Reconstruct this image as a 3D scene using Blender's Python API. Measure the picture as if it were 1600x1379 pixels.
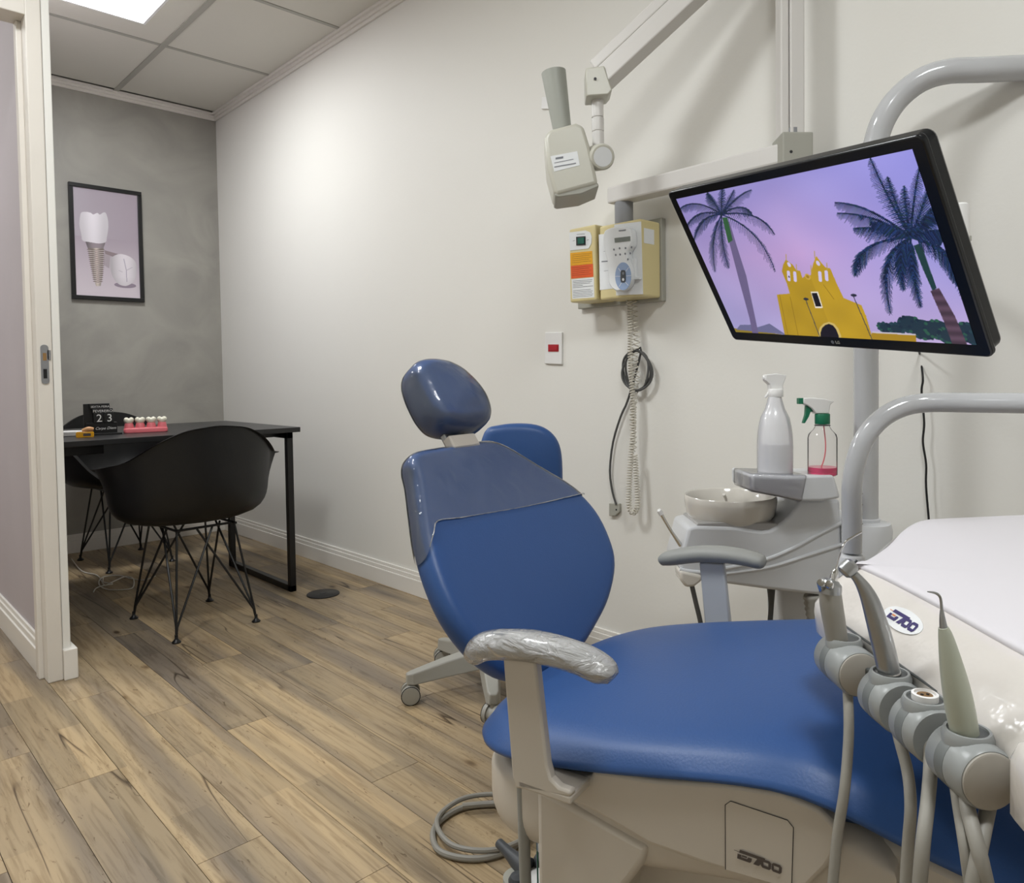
import bpy, bmesh, math, random
import numpy as np
from mathutils import Matrix, Vector
random.seed(7)
np.random.seed(7)
for o in list(bpy.data.objects):
    bpy.data.objects.remove(o)
SC = bpy.context.scene
COL = SC.collection

# ------------------------------------------------------------------ camera
CAMP = np.array([-1.9237, -4.8502, 0.9741])
YAW, PITCH, ROLL, FPX, SX, SY = 0.7732, 0.03294, -0.01357, 1168.13, 36.54, -66.07
_f = np.array([math.sin(YAW) * math.cos(PITCH), math.cos(YAW) * math.cos(PITCH), -math.sin(PITCH)])
_r = np.array([math.cos(YAW), -math.sin(YAW), 0.])
_u = np.cross(_r, _f)
RR = _r * math.cos(ROLL) + _u * math.sin(ROLL)
UU = -_r * math.sin(ROLL) + _u * math.cos(ROLL)
FF = _f
cam_d = bpy.data.cameras.new('camera')
cam = bpy.data.objects.new('camera', cam_d)
COL.objects.link(cam)
cam_d.sensor_fit = 'HORIZONTAL'
cam_d.sensor_width = 36
cam_d.lens = FPX / 1600 * 36
cam_d.shift_x = -SX / 1600
cam_d.shift_y = SY / 1600
cam_d.clip_start = 0.02
m = Matrix.Identity(4)
for i in range(3):
    m[i][0], m[i][1], m[i][2], m[i][3] = RR[i], UU[i], -FF[i], CAMP[i]
cam.matrix_world = m
SC.camera = cam
# ------------------------------------------------------------------ world and light
wd = bpy.data.worlds.new('world')
SC.world = wd
wd.use_nodes = True
wd.node_tree.nodes['Background'].inputs[0].default_value = (0.8, 0.85, 1, 1)
wd.node_tree.nodes['Background'].inputs[1].default_value = 0.3
SC.view_settings.view_transform = 'Standard'
SC.view_settings.look = 'None'
SC.view_settings.exposure = 0.0
SC.view_settings.gamma = 1
SC.view_settings.use_curve_mapping = False
CZ = 2.65
LAMPS = [(-0.965, -1.24, 0.45, 0.38, 20), (-1.75, -3.1, 0.45, 0.45, 26), (-1.5, -4.9, 0.45, 0.45, 21), (-2.45, -0.9, 0.45, 0.45, 20)]
for (x, y, a, b, e) in LAMPS:
    ld = bpy.data.lights.new('panel_light', 'AREA')
    ld.shape = 'RECTANGLE'
    ld.size, ld.size_y = a * .94, b * .94
    ld.energy = e
    ld.color = (0.95, 0.985, 1.0)
    lo = bpy.data.objects.new('panel_light', ld)
    lo.location = (x, y, CZ - 0.022)
    COL.objects.link(lo)

# ------------------------------------------------------------------ helpers
A = lambda *v: np.array(v, float)
def ray(x, y):
    return FF + RR * ((x - 800 - SX) / FPX) - UU * ((y - 689.5 - SY) / FPX)
def at(x, y, d):            # point at a given distance from the viewer
    return CAMP + ray(x, y) * d
def on(x, y, axis, v):      # point on the plane axis = v
    d = ray(x, y)
    return CAMP + d * ((v - CAMP[axis]) / d[axis])

def lin(c):
    if isinstance(c, str):
        c = tuple(int(c[i:i + 2], 16) / 255 for i in (0, 2, 4))
    return tuple((x / 12.92 if x <= .04045 else ((x + .055) / 1.055) ** 2.4) for x in c)

def mat(name, col, rough=.5, metal=0., bump=0., bscale=60., var=0., vscale=4., coat=0., spec=.5, trans=0., alpha=1., emit=0., ior=1.45, wear=None):
    mm = bpy.data.materials.new(name)
    mm.use_nodes = True
    nt = mm.node_tree
    b = nt.nodes['Principled BSDF']
    c = lin(col)
    b.inputs['Base Color'].default_value = (*c, 1)
    b.inputs['Roughness'].default_value = rough
    b.inputs['Metallic'].default_value = metal
    b.inputs['Coat Weight'].default_value = coat
    b.inputs['Specular IOR Level'].default_value = spec
    b.inputs['Transmission Weight'].default_value = trans
    b.inputs['IOR'].default_value = ior
    b.inputs['Alpha'].default_value = alpha
    if emit:
        b.inputs['Emission Color'].default_value = (*c, 1)
        b.inputs['Emission Strength'].default_value = emit
    tc = nt.nodes.new('ShaderNodeTexCoord')
    if var:
        n = nt.nodes.new('ShaderNodeTexNoise')
        n.inputs['Scale'].default_value = vscale
        n.inputs['Detail'].default_value = 5
        nt.links.new(tc.outputs['Object'], n.inputs['Vector'])
        mx = nt.nodes.new('ShaderNodeMix')
        mx.data_type = 'RGBA'
        mx.inputs[6].default_value = (*[x * (1 - var) for x in c], 1)
        mx.inputs[7].default_value = (*[min(1, x * (1 + var)) for x in c], 1)
        nt.links.new(n.outputs['Fac'], mx.inputs[0])
        nt.links.new(mx.outputs[2], b.inputs['Base Color'])
    if bump:
        n = nt.nodes.new('ShaderNodeTexNoise')
        n.inputs['Scale'].default_value = bscale
        n.inputs['Detail'].default_value = 4
        nt.links.new(tc.outputs['Object'], n.inputs['Vector'])
        bp = nt.nodes.new('ShaderNodeBump')
        bp.inputs['Strength'].default_value = bump
        bp.inputs['Distance'].default_value = .004
        nt.links.new(n.outputs['Fac'], bp.inputs['Height'])
        nt.links.new(bp.outputs['Normal'], b.inputs['Normal'])
    return mm

ORG = {}
def org(o):
    return ORG.get(o.name, A(0, 0, 0)) if o else A(0, 0, 0)
def mk(name, verts, faces, material, parent=None, smooth=True, angle=38, bevel=0., seg=2, kind=None, sub=0, merge=False, cuts=None):
    base = org(parent)
    V = [tuple(np.asarray(v, float) - base) for v in verts]
    me = bpy.data.meshes.new(name)
    me.from_pydata(V, [], [tuple(f) for f in faces])
    if isinstance(material, (list, tuple)):
        for q in material:
            me.materials.append(q)
    else:
        me.materials.append(material)
    if merge or cuts:
        bm_ = bmesh.new()
        bm_.from_mesh(me)
        bmesh.ops.remove_doubles(bm_, verts=bm_.verts, dist=1e-5)
        for (co, no) in (cuts or []):
            bmesh.ops.bisect_plane(bm_, geom=bm_.verts[:] + bm_.edges[:] + bm_.faces[:], plane_co=tuple(np.asarray(co) - base), plane_no=tuple(no), clear_inner=True)
        bm_.to_mesh(me)
        bm_.free()
    me.validate()
    if smooth:
        me.polygons.foreach_set('use_smooth', [True] * len(me.polygons))
        me.set_sharp_from_angle(angle=math.radians(angle))
    o = bpy.data.objects.new(name, me)
    COL.objects.link(o)
    if parent:
        o.parent = parent
    ORG[o.name] = base
    if bevel:
        bm = o.modifiers.new('bevel', 'BEVEL')
        bm.width = bevel
        bm.segments = seg
        bm.limit_method = 'ANGLE'
        bm.angle_limit = math.radians(40)
    if sub:
        sm = o.modifiers.new('sub', 'SUBSURF')
        sm.levels = sub
        sm.render_levels = sub
    if kind:
        o['kind'] = kind
    return o
def tag(o, label, cat, group=None):
    o['label'] = label
    o['category'] = cat
    if group:
        o['group'] = group
    return o
def thing(name, loc, label, cat, group=None):
    o = bpy.data.objects.new(name, None)
    o.empty_display_size = .05
    COL.objects.link(o)
    o.location = tuple(loc)
    ORG[o.name] = np.asarray(loc, float)
    return tag(o, label, cat, group)

class G:                     # gathers shapes into one mesh
    def __init__(s):
        s.v = []
        s.f = []
    def add(s, vf):
        n = len(s.v)
        s.v += [np.asarray(q, float) for q in vf[0]]
        s.f += [tuple(i + n for i in f) for f in vf[1]]
        return s
    def obj(s, name, material, parent=None, **k):
        return mk(name, s.v, s.f, material, parent, **k)
def obox(o, ax, ay, az):     # box from corner o with edge vectors
    o, ax, ay, az = map(np.asarray, (o, ax, ay, az))
    v = [o, o + ax, o + ax + ay, o + ay, o + az, o + ax + az, o + ax + ay + az, o + ay + az]
    f = [(0, 3, 2, 1), (4, 5, 6, 7), (0, 1, 5, 4), (1, 2, 6, 5), (2, 3, 7, 6), (3, 0, 4, 7)]
    if np.dot(np.cross(ax, ay), az) < 0:
        f = [q[::-1] for q in f]
    return v, f
def box(x0, x1, y0, y1, z0, z1):
    return obox(A(x0, y0, z0), A(x1 - x0, 0, 0), A(0, y1 - y0, 0), A(0, 0, z1 - z0))
def cr(P, n=8, closed=False):
    P = [np.asarray(p, float) for p in P]
    out = []
    N = len(P)
    if N < 3 and not closed:
        return [P[0] + (P[-1] - P[0]) * t for t in np.linspace(0, 1, n + 1)]
    for i in range(N if closed else N - 1):
        if closed:
            a, b, c, d = P[(i - 1) % N], P[i], P[(i + 1) % N], P[(i + 2) % N]
        else:
            a, b, c, d = P[max(i - 1, 0)], P[i], P[i + 1], P[min(i + 2, N - 1)]
        for k in range(n):
            t = k / n
            out.append(.5 * ((2 * b) + (c - a) * t + (2 * a - 5 * b + 4 * c - d) * t * t + (3 * b - a - 3 * c + d) * t ** 3))
    if not closed:
        out.append(P[-1])
    return out
def tube(P, r, n=12, closed=False, sm=6, caps=True, flat=None):
    rad = r if hasattr(r, '__len__') else None
    if sm:
        if rad is not None:
            Q = cr([np.append(np.asarray(p, float), q) for p, q in zip(P, rad)], sm, closed)
            rad = [max(1e-4, q[3]) for q in Q]
            Q = [q[:3] for q in Q]
        else:
            Q = cr(P, sm, closed)
    else:
        Q = [np.asarray(p, float) for p in P]
    if rad is None:
        rad = [r] * len(Q)
    N = len(Q)
    T = []
    for i in range(N):
        d = (Q[(i + 1) % N] - Q[i - 1]) if closed else (Q[min(i + 1, N - 1)] - Q[max(i - 1, 0)])
        T.append(d / (np.linalg.norm(d) + 1e-12))
    a = A(0, 0, 1) if abs(T[0][2]) < .9 else A(1, 0, 0)
    nrm = np.cross(T[0], a)
    nrm /= np.linalg.norm(nrm)
    v, f = [], []
    for i in range(N):
        nrm = nrm - T[i] * (nrm @ T[i])
        nrm /= np.linalg.norm(nrm) + 1e-12
        b = np.cross(T[i], nrm)
        for k in range(n):
            t = 2 * math.pi * k / n
            off = nrm * math.cos(t) * rad[i] + b * math.sin(t) * rad[i]
            if flat is not None:       # squash along a direction
                fd, fs = flat
                off = off - fd * (off @ fd) * (1 - fs)
            v.append(Q[i] + off)
    for i in range(N if closed else N - 1):
        j = (i + 1) % N
        for k in range(n):
            l = (k + 1) % n
            f.append((i * n + k, i * n + l, j * n + l, j * n + k))
    if caps and not closed:
        f.append(tuple(range(n))[::-1])
        f.append(tuple((N - 1) * n + k for k in range(n)))
    return v, f
def frame_from(axis):
    axis = np.asarray(axis, float) / np.linalg.norm(axis)
    a = A(0, 0, 1) if abs(axis[2]) < .9 else A(1, 0, 0)
    x = np.cross(a, axis)
    x /= np.linalg.norm(x)
    return x, np.cross(axis, x), axis
def lathe(o, axis, prof, n=32, closed_ends=True):   # prof: (radius, height)
    x, y, z = frame_from(axis)
    o = np.asarray(o, float)
    v, f = [], []
    for (r, h) in prof:
        for k in range(n):
            t = 2 * math.pi * k / n
            v.append(o + z * h + (x * math.cos(t) + y * math.sin(t)) * max(r, 1e-5))
    for i in range(len(prof) - 1):
        for k in range(n):
            l = (k + 1) % n
            f.append((i * n + k, i * n + l, (i + 1) * n + l, (i + 1) * n + k))
    if closed_ends:
        f.append(tuple(range(n))[::-1])
        f.append(tuple((len(prof) - 1) * n + k for k in range(n)))
    return v, f
def prism(pts, o, U, V, N, t):       # outline in the (U, V) plane extruded t along N
    n = len(pts)
    a = sum(pts[i][0] * pts[(i + 1) % n][1] - pts[(i + 1) % n][0] * pts[i][1] for i in range(n))
    if a < 0:
        pts = pts[::-1]
    v = [o + U * p[0] + V * p[1] for p in pts] + [o + U * p[0] + V * p[1] + N * t for p in pts]
    f = [tuple(range(n))[::-1], tuple(range(n, 2 * n))] + [(i, (i + 1) % n, (i + 1) % n + n, i + n) for i in range(n)]
    if np.dot(np.cross(U, V), N) * t < 0:
        f = [q[::-1] for q in f]
    return v, f
def pprism(px, d, t, sm=0):          # outline facing the viewer at distance d, thickness t backwards
    P = [at(x, y, d) for x, y in px]
    if sm:
        P = cr(P, sm, True)
    n = len(P)
    a = 0
    o = P[0]
    q = [((p - o) @ RR, (p - o) @ UU) for p in P]
    return prism(q, o, RR, UU, FF, t)
def pillow(out, o, U, V, N, thick, dome=.02, r=.03, warp=None, n=5, cen=None, back=.6):
    P = np.array([np.asarray(p[:2], float) for p in out])
    c = P.mean(0) if cen is None else np.asarray(cen)
    R = np.linalg.norm(P - c, axis=1).mean()
    rings = [(.5, -thick), (1 - r * back / R, -thick)]
    for k in range(1, n + 1):
        a = math.pi / 2 * k / n
        rings.append((1 - r * back / R * (1 - math.sin(a)), -thick + min(r, thick / 2) * (1 - math.cos(a))))
    for k in range(0, n + 1):
        a = math.pi / 2 * k / n
        rings.append((1 - r / R * (1 - math.cos(a)), -min(r, thick / 2) * (1 - math.sin(a))))
    s0 = 1 - r / R
    for s in (.9, .75, .6, .45, .3, .15, .05):
        rings.append((s0 * s, dome * (1 - s * s)))
    v, f = [], []
    m_ = len(P)
    for (s, h) in rings:
        for p in P:
            q = c + (p - c) * s
            w = o + U * q[0] + V * q[1] + N * h
            v.append(warp(w, q, h) if warp else w)
    for i in range(len(rings) - 1):
        for k in range(m_):
            l = (k + 1) % m_
            f.append((i * m_ + k, i * m_ + l, (i + 1) * m_ + l, (i + 1) * m_ + k))
    f.append(tuple(range(m_))[::-1])
    f.append(tuple((len(rings) - 1) * m_ + k for k in range(m_)))
    ar = sum(P[i][0] * P[(i + 1) % m_][1] - P[(i + 1) % m_][0] * P[i][1] for i in range(m_))
    if ar * np.dot(np.cross(U, V), N) < 0:
        f = [q[::-1] for q in f]
    return v, f
def rrect(w, h, r, n=5, cx=0, cy=0):
    p = []
    for (sx, sy, a0) in ((1, 1, 0), (-1, 1, 90), (-1, -1, 180), (1, -1, 270)):
        for k in range(n + 1):
            a = math.radians(a0 + 90 * k / n)
            p.append((cx + sx * (w / 2 - r) + r * math.cos(a), cy + sy * (h / 2 - r) + r * math.sin(a)))
    return p
def ell(w, h, n=32, cx=0, cy=0):
    return [(cx + w / 2 * math.cos(2 * math.pi * k / n), cy + h / 2 * math.sin(2 * math.pi * k / n)) for k in range(n)]
def coil(P, R, r, turns, n=6, per=12):
    Q = cr(P, 24)
    L = np.cumsum([0] + [np.linalg.norm(Q[i + 1] - Q[i]) for i in range(len(Q) - 1)])
    Q = np.array(Q)
    out = []
    M = turns * per
    prev = A(1, 0, 0)
    for i in range(M + 1):
        s = L[-1] * i / M
        p = np.array([np.interp(s, L, Q[:, k]) for k in range(3)])
        p2 = np.array([np.interp(min(s + .004, L[-1]), L, Q[:, k]) for k in range(3)])
        p1 = np.array([np.interp(max(s - .004, 0), L, Q[:, k]) for k in range(3)])
        t = (p2 - p1) / (np.linalg.norm(p2 - p1) + 1e-9)
        prev = prev - t * (prev @ t)
        prev /= np.linalg.norm(prev) + 1e-9
        b = np.cross(t, prev)
        a = 2 * math.pi * i / per
        out.append(p + prev * math.cos(a) * R + b * math.sin(a) * R)
    return tube(out, r, n=n, sm=0)

# flat prints drawn as coloured grids
class Pic:
    def __init__(s, w, h, bg=(1, 1, 1)):
        s.w, s.h = w, h
        s.a = np.zeros((h, w, 3)) + np.array(bg)
        s.k = np.zeros((h, w), bool)
        s.Y, s.X = np.mgrid[0:h, 0:w] + .5
    def win(s, xs, ys, m=0):
        x0, x1 = int(max(0, min(xs) - m)), int(min(s.w, max(xs) + m + 1))
        y0, y1 = int(max(0, min(ys) - m)), int(min(s.h, max(ys) + m + 1))
        return (slice(y0, max(y0, y1)), slice(x0, max(x0, x1)))
    def poly(s, P, c, shade=None):
        w = s.win([p[0] for p in P], [p[1] for p in P], 1)
        X, Y = s.X[w], s.Y[w]
        ins = np.zeros(X.shape, bool)
        n = len(P)
        for i in range(n):
            x0, y0 = P[i]
            x1, y1 = P[(i + 1) % n]
            if y0 == y1:
                continue
            ins ^= ((y0 > Y) != (y1 > Y)) & (X < (x1 - x0) * (Y - y0) / (y1 - y0) + x0)
        s.put(w, ins, c, shade, X, Y)
    def put(s, w, ins, c, shade, X, Y):
        a = s.a[w]
        cc = np.array(c)
        if shade is not None:
            cc = np.clip(cc * shade(X, Y)[..., None], 0, 1)
            a[ins] = cc[ins]
        else:
            a[ins] = cc
        s.k[w] |= ins
    def line(s, P, c, r, r2=None):
        for i in range(len(P) - 1):
            (x0, y0), (x1, y1) = P[i], P[i + 1]
            w = s.win([x0, x1], [y0, y1], max(r, r2 or 0) + 1)
            X, Y = s.X[w], s.Y[w]
            if X.size == 0:
                continue
            d2 = (x1 - x0) ** 2 + (y1 - y0) ** 2 + 1e-9
            t = np.clip(((X - x0) * (x1 - x0) + (Y - y0) * (y1 - y0)) / d2, 0, 1)
            dd = np.hypot(X - x0 - t * (x1 - x0), Y - y0 - t * (y1 - y0))
            rr_ = r if r2 is None else r + (r2 - r) * t
            s.put(w, dd < rr_, c, None, X, Y)
    def disc(s, x, y, rx, ry, c, shade=None):
        w = s.win([x - rx, x + rx], [y - ry, y + ry], 1)
        X, Y = s.X[w], s.Y[w]
        s.put(w, ((X - x) / rx) ** 2 + ((Y - y) / ry) ** 2 < 1, c, shade, X, Y)
def print_mat(name, emit=0., rough=.4, spec=.4):
    mm = bpy.data.materials.new(name)
    mm.use_nodes = True
    nt = mm.node_tree
    b = nt.nodes['Principled BSDF']
    at_ = nt.nodes.new('ShaderNodeVertexColor')
    at_.layer_name = 'print'
    b.inputs['Roughness'].default_value = rough
    b.inputs['Specular IOR Level'].default_value = spec
    if emit:
        b.inputs['Base Color'].default_value = (.01, .01, .01, 1)
        nt.links.new(at_.outputs[0], b.inputs['Emission Color'])
        b.inputs['Emission Strength'].default_value = emit
    else:
        nt.links.new(at_.outputs[0], b.inputs['Base Color'])
    return mm
PRM = print_mat('printed_paper')
def print_on(name, pic, tl, tr, bl, parent, material=None, cut=False, down=1):
    a = pic.a
    k = pic.k
    if down > 1:
        h, w = pic.h // down, pic.w // down
        a = a[:h * down, :w * down].reshape(h, down, w, down, 3).mean((1, 3))
        k = k[:h * down, :w * down].reshape(h, down, w, down).mean((1, 3)) > .4
    h, w = a.shape[:2]
    base = org(parent)
    i, j = np.mgrid[0:h + 1, 0:w + 1]
    tl, tr, bl = map(np.asarray, (tl, tr, bl))
    V = (tl - base) + (tr - tl) * (j[..., None] / w) + (bl - tl) * (i[..., None] / h)
    V = V.reshape(-1, 3)
    ii, jj = np.mgrid[0:h, 0:w]
    q = np.stack([ii * (w + 1) + jj, (ii + 1) * (w + 1) + jj, (ii + 1) * (w + 1) + jj + 1, ii * (w + 1) + jj + 1], -1).reshape(-1, 4)
    colr = a.reshape(-1, 3)
    if cut:
        q = q[k.reshape(-1)]
        colr = colr[k.reshape(-1)]
        used, inv = np.unique(q, return_inverse=True)
        V = V[used]
        q = inv.reshape(-1, 4)
    me = bpy.data.meshes.new(name)
    me.from_pydata(V.tolist(), [], q.tolist())
    la = me.color_attributes.new('print', 'FLOAT_COLOR', 'CORNER')
    c = np.where(colr <= .04045, colr / 12.92, ((colr + .055) / 1.055) ** 2.4)
    c = np.repeat(np.concatenate([c, np.ones((len(c), 1))], 1), 4, 0)
    la.data.foreach_set('color', c.reshape(-1))
    me.materials.append(material or PRM)
    o = bpy.data.objects.new(name, me)
    COL.objects.link(o)
    if parent:
        o.parent = parent
    ORG[o.name] = base
    return o
def text_on(name, s, o, U, V, size, material, parent, depth=.0004, align='LEFT', shear=0., bold=0.):
    cu = bpy.data.curves.new('t', 'FONT')
    cu.body = s
    cu.size = size
    cu.shear = shear
    cu.extrude = depth
    cu.offset = bold
    cu.align_x = align
    cu.resolution_u = 3
    to = bpy.data.objects.new('t', cu)
    COL.objects.link(to)
    dg = bpy.context.evaluated_depsgraph_get()
    me = bpy.data.meshes.new_from_object(to.evaluated_get(dg))
    bpy.data.objects.remove(to)
    U, V = np.asarray(U, float), np.asarray(V, float)
    N = np.cross(U, V)
    v = [np.asarray(o) + U * q.co.x + V * q.co.y + N * q.co.z for q in me.vertices]
    f = [tuple(q.vertices) for q in me.polygons]
    bpy.data.meshes.remove(me)
    return mk(name, v, f, material, parent, smooth=False)
def dup(src, parent=None):
    c = src.copy()
    COL.objects.link(c)
    ORG[c.name] = org(src)
    c.parent = parent
    for ch in list(src.children):
        dup(ch, c)
    return c

# ------------------------------------------------------------------ materials
M = {}
M['white_wall'] = mat('white_wall_paint', 'e2e0da', .55, bump=.08, bscale=90, var=.02, vscale=1.5, spec=.3)
M['lilac_wall'] = mat('lilac_wall_paint', 'b3abae', .6, bump=.1, bscale=30, var=.10, vscale=2.2)
M['ceil'] = mat('ceiling_panel_white', 'd6d3ca', .8, bump=.1, bscale=200, var=.02)
M['tbar'] = mat('ceiling_bar', 'a9a79f', .5, var=.02)
M['trim'] = mat('white_gloss_trim', 'e3dfd8', .3, bump=.05, bscale=20, var=.03, vscale=3)
M['door'] = mat('white_door_frame', 'd9d3ca', .4, bump=.08, bscale=25, var=.05, vscale=5)
M['black'] = mat('black_metal_paint', '101011', .35, bump=.03, bscale=200, var=.1)
M['blacktop'] = mat('black_laminate', '1d1d1e', .38, bump=.08, bscale=150, var=.15, vscale=12, spec=.6)
M['blackpl'] = mat('black_shell_plastic', '0b0b0c', .42, bump=.06, bscale=180, var=.1, spec=.45)
M['blue'] = mat('blue_vinyl', '2b4c80', .42, bump=.07, bscale=300, var=.05, vscale=6, spec=.45)
M['seam'] = mat('dark_piping', '13233f', .5, var=.05)
M['cream'] = mat('chair_body_cream', 'bdb6ab', .38, bump=.02, bscale=30, var=.02, spec=.5)
M['armgrey'] = mat('armrest_grey', '8f908c', .5, bump=.08, bscale=250, var=.03)
M['steelgrey'] = mat('grey_painted_steel', 'b1b4b8', .35, var=.02)
M['unit'] = mat('unit_light_grey', 'd5d7da', .28, bump=.02, bscale=15, var=.02, spec=.5)
M['unitdark'] = mat('unit_deck_grey', 'a9a7a5', .3, var=.03)
M['tube'] = mat('glossy_grey_tube', 'bcbdbf', .15, var=.01, coat=.4)
M['gloss'] = mat('film_wrapped_shell', 'd2cdc7', .14, bump=.9, bscale=16, var=.02, coat=.6)
M['traytop'] = mat('silicone_tray_cover', 'd3d0d4', .45, bump=.05, bscale=8, var=.01)
M['holder'] = mat('holder_grey', '8f9291', .32, bump=.02, bscale=40, var=.03)
M['holderdark'] = mat('holder_inner_grey', '505352', .4, var=.05)
M['groove'] = mat('holder_groove_grey', '6f7372', .4, var=.03)
M['disc'] = mat('holder_cap_beige', 'a09b92', .4, var=.02)
M['hose'] = mat('grey_rubber_hose', '8e8b83', .5, bump=.05, bscale=120, var=.04)
M['hosedk'] = mat('dark_rubber_hose', '4c4c4b', .5, var=.05)
M['metal'] = mat('brushed_steel', '9fa1a2', .3, metal=.85, bump=.06, bscale=200, var=.06)
M['chrome'] = mat('chrome', 'c7c7c6', .12, metal=1., var=.03)
M['brass'] = mat('brass_contact', 'a8865a', .35, metal=.8, var=.05)
M['scaler'] = mat('scaler_sage_plastic', 'a7ab9c', .38, var=.03)
M['ceramic'] = mat('cream_ceramic', 'd2cdc4', .12, var=.01, coat=.5)
M['xray'] = mat('xray_grey_plastic', 'bfbdb1', .35, bump=.02, bscale=30, var=.02)
M['cone'] = mat('cone_grey', '9c9e96', .45, var=.03)
M['arm'] = mat('arm_white_paint', 'd4d1cd', .35, var=.02)
M['beige'] = mat('beige_box_plastic', 'd3c593', .42, bump=.04, bscale=120, var=.03)
M['plate'] = mat('grey_wall_plate', 'a3a298', .5, var=.04)
M['white'] = mat('white_plastic', 'e4e3e1', .35, var=.01)
M['label'] = mat('white_sticker', 'dfe1e2', .5, var=.02)
M['film'] = None
M['red'] = mat('red_switch', 'a8202a', .3, var=.1, vscale=40)
M['orange'] = mat('orange_sticker', 'd9571e', .5, var=.06, vscale=60)
M['yellow'] = mat('yellow_sticker', 'dfa010', .5, var=.06, vscale=60)
M['greenled'] = mat('green_switch', '0e5a4b', .25, var=.1)
M['ink'] = mat('black_ink', '1c1c20', .5, var=.05)
M['inkgrey'] = mat('grey_ink', '777a80', .5, var=.05)
M['inkbrown'] = mat('dark_logo_ink', '4a4340', .45, var=.05)
M['lcd'] = mat('lcd_grey', '6c726b', .25, var=.05)
M['keyblue'] = mat('keypad_blue', '8fa3c4', .4, var=.04, vscale=30)
M['pcblack'] = mat('monitor_black', '111418', .22, bump=.02, bscale=100, var=.05, spec=.5)
M['green'] = mat('green_plastic', '0c6b4c', .35, var=.04)
M['gum'] = mat('pink_gum_plastic', 'e0737b', .35, var=.04)
M['tooth'] = mat('tooth_ivory', 'e6e1cf', .3, var=.04)
M['amber'] = mat('amber_plastic', 'dfa010', .2, var=.1)
M['pinkliq'] = mat('pink_liquid', 'd81a62', .15, var=.03)
M['rubber'] = mat('dark_grey_rubber', '3e4145', .45, var=.05)
M['caster'] = mat('caster_grey', '9c9a92', .4, var=.03)
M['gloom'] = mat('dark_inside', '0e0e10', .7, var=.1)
M['whitecord'] = mat('white_cord', 'd6d2c8', .4, var=.02)
M['coilcord'] = mat('ivory_coil_cord', 'cbc6ba', .45, var=.03)
M['seat_under'] = mat('grey_under_seat', '88898c', .5, var=.03)
M['orangey'] = mat('peach_plastic', 'd7a374', .35, var=.05)
M['lamp'] = mat('lit_diffuser', 'ffffff', .5, emit=9., var=0)
M['lampframe'] = mat('lamp_frame', 'e8e8e8', .4, var=.01)

def clear_mat(name, fac, col, rough, bump, bscale, stretch=None, fres=1.5, dist=.006):
    mm = bpy.data.materials.new(name)
    mm.use_nodes = True
    nt = mm.node_tree
    b = nt.nodes['Principled BSDF']
    b.inputs['Base Color'].default_value = (*lin(col), 1)
    b.inputs['Roughness'].default_value = rough
    b.inputs['Coat Weight'].default_value = 1
    tr = nt.nodes.new('ShaderNodeBsdfTransparent')
    gl = nt.nodes.new('ShaderNodeBsdfGlossy')
    gl.inputs['Roughness'].default_value = rough
    fr = nt.nodes.new('ShaderNodeFresnel')
    fr.inputs['IOR'].default_value = fres
    m1 = nt.nodes.new('ShaderNodeMixShader')
    m1.inputs[0].default_value = fac
    m2 = nt.nodes.new('ShaderNodeMixShader')
    out = nt.nodes['Material Output']
    nt.links.new(tr.outputs[0], m1.inputs[1])
    nt.links.new(b.outputs[0], m1.inputs[2])
    nt.links.new(fr.outputs[0], m2.inputs[0])
    nt.links.new(m1.outputs[0], m2.inputs[1])
    nt.links.new(gl.outputs[0], m2.inputs[2])
    nt.links.new(m2.outputs[0], out.inputs[0])
    tc = nt.nodes.new('ShaderNodeTexCoord')
    mp = nt.nodes.new('ShaderNodeMapping')
    mp.inputs['Scale'].default_value = stretch or (1, 1, 1)
    n = nt.nodes.new('ShaderNodeTexNoise')
    n.inputs['Scale'].default_value = bscale
    n.inputs['Detail'].default_value = 6
    n.inputs['Distortion'].default_value = 1.0
    bp = nt.nodes.new('ShaderNodeBump')
    bp.inputs['Strength'].default_value = bump
    bp.inputs['Distance'].default_value = dist
    nt.links.new(tc.outputs['Object'], mp.inputs[0])
    nt.links.new(mp.outputs[0], n.inputs['Vector'])
    nt.links.new(n.outputs['Fac'], bp.inputs['Height'])
    for q in (b, gl, fr):
        nt.links.new(bp.outputs['Normal'], q.inputs['Normal'])
    return mm
M['film'] = clear_mat('clear_plastic_film', .11, 'b4bccb', .08, .6, 14, dist=.008, fres=1.4)
M['film2'] = clear_mat('wrinkled_film', .42, 'e4e4e4', .1, 1.0, 26, (1, 1, 2.5), dist=.013)
M['film3'] = clear_mat('clear_wrap', .16, 'd2cede', .1, .8, 22, dist=.006)
M['clearpl'] = clear_mat('clear_bottle_plastic', .09, 'e6dedc', .06, .03, 10, fres=1.07)
M['milky'] = clear_mat('milky_bottle_plastic', .6, 'f2f2f6', .25, .03, 10, fres=1.3)
M['milkyfill'] = mat('clear_liquid', 'dddde2', .3, var=.01)

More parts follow.
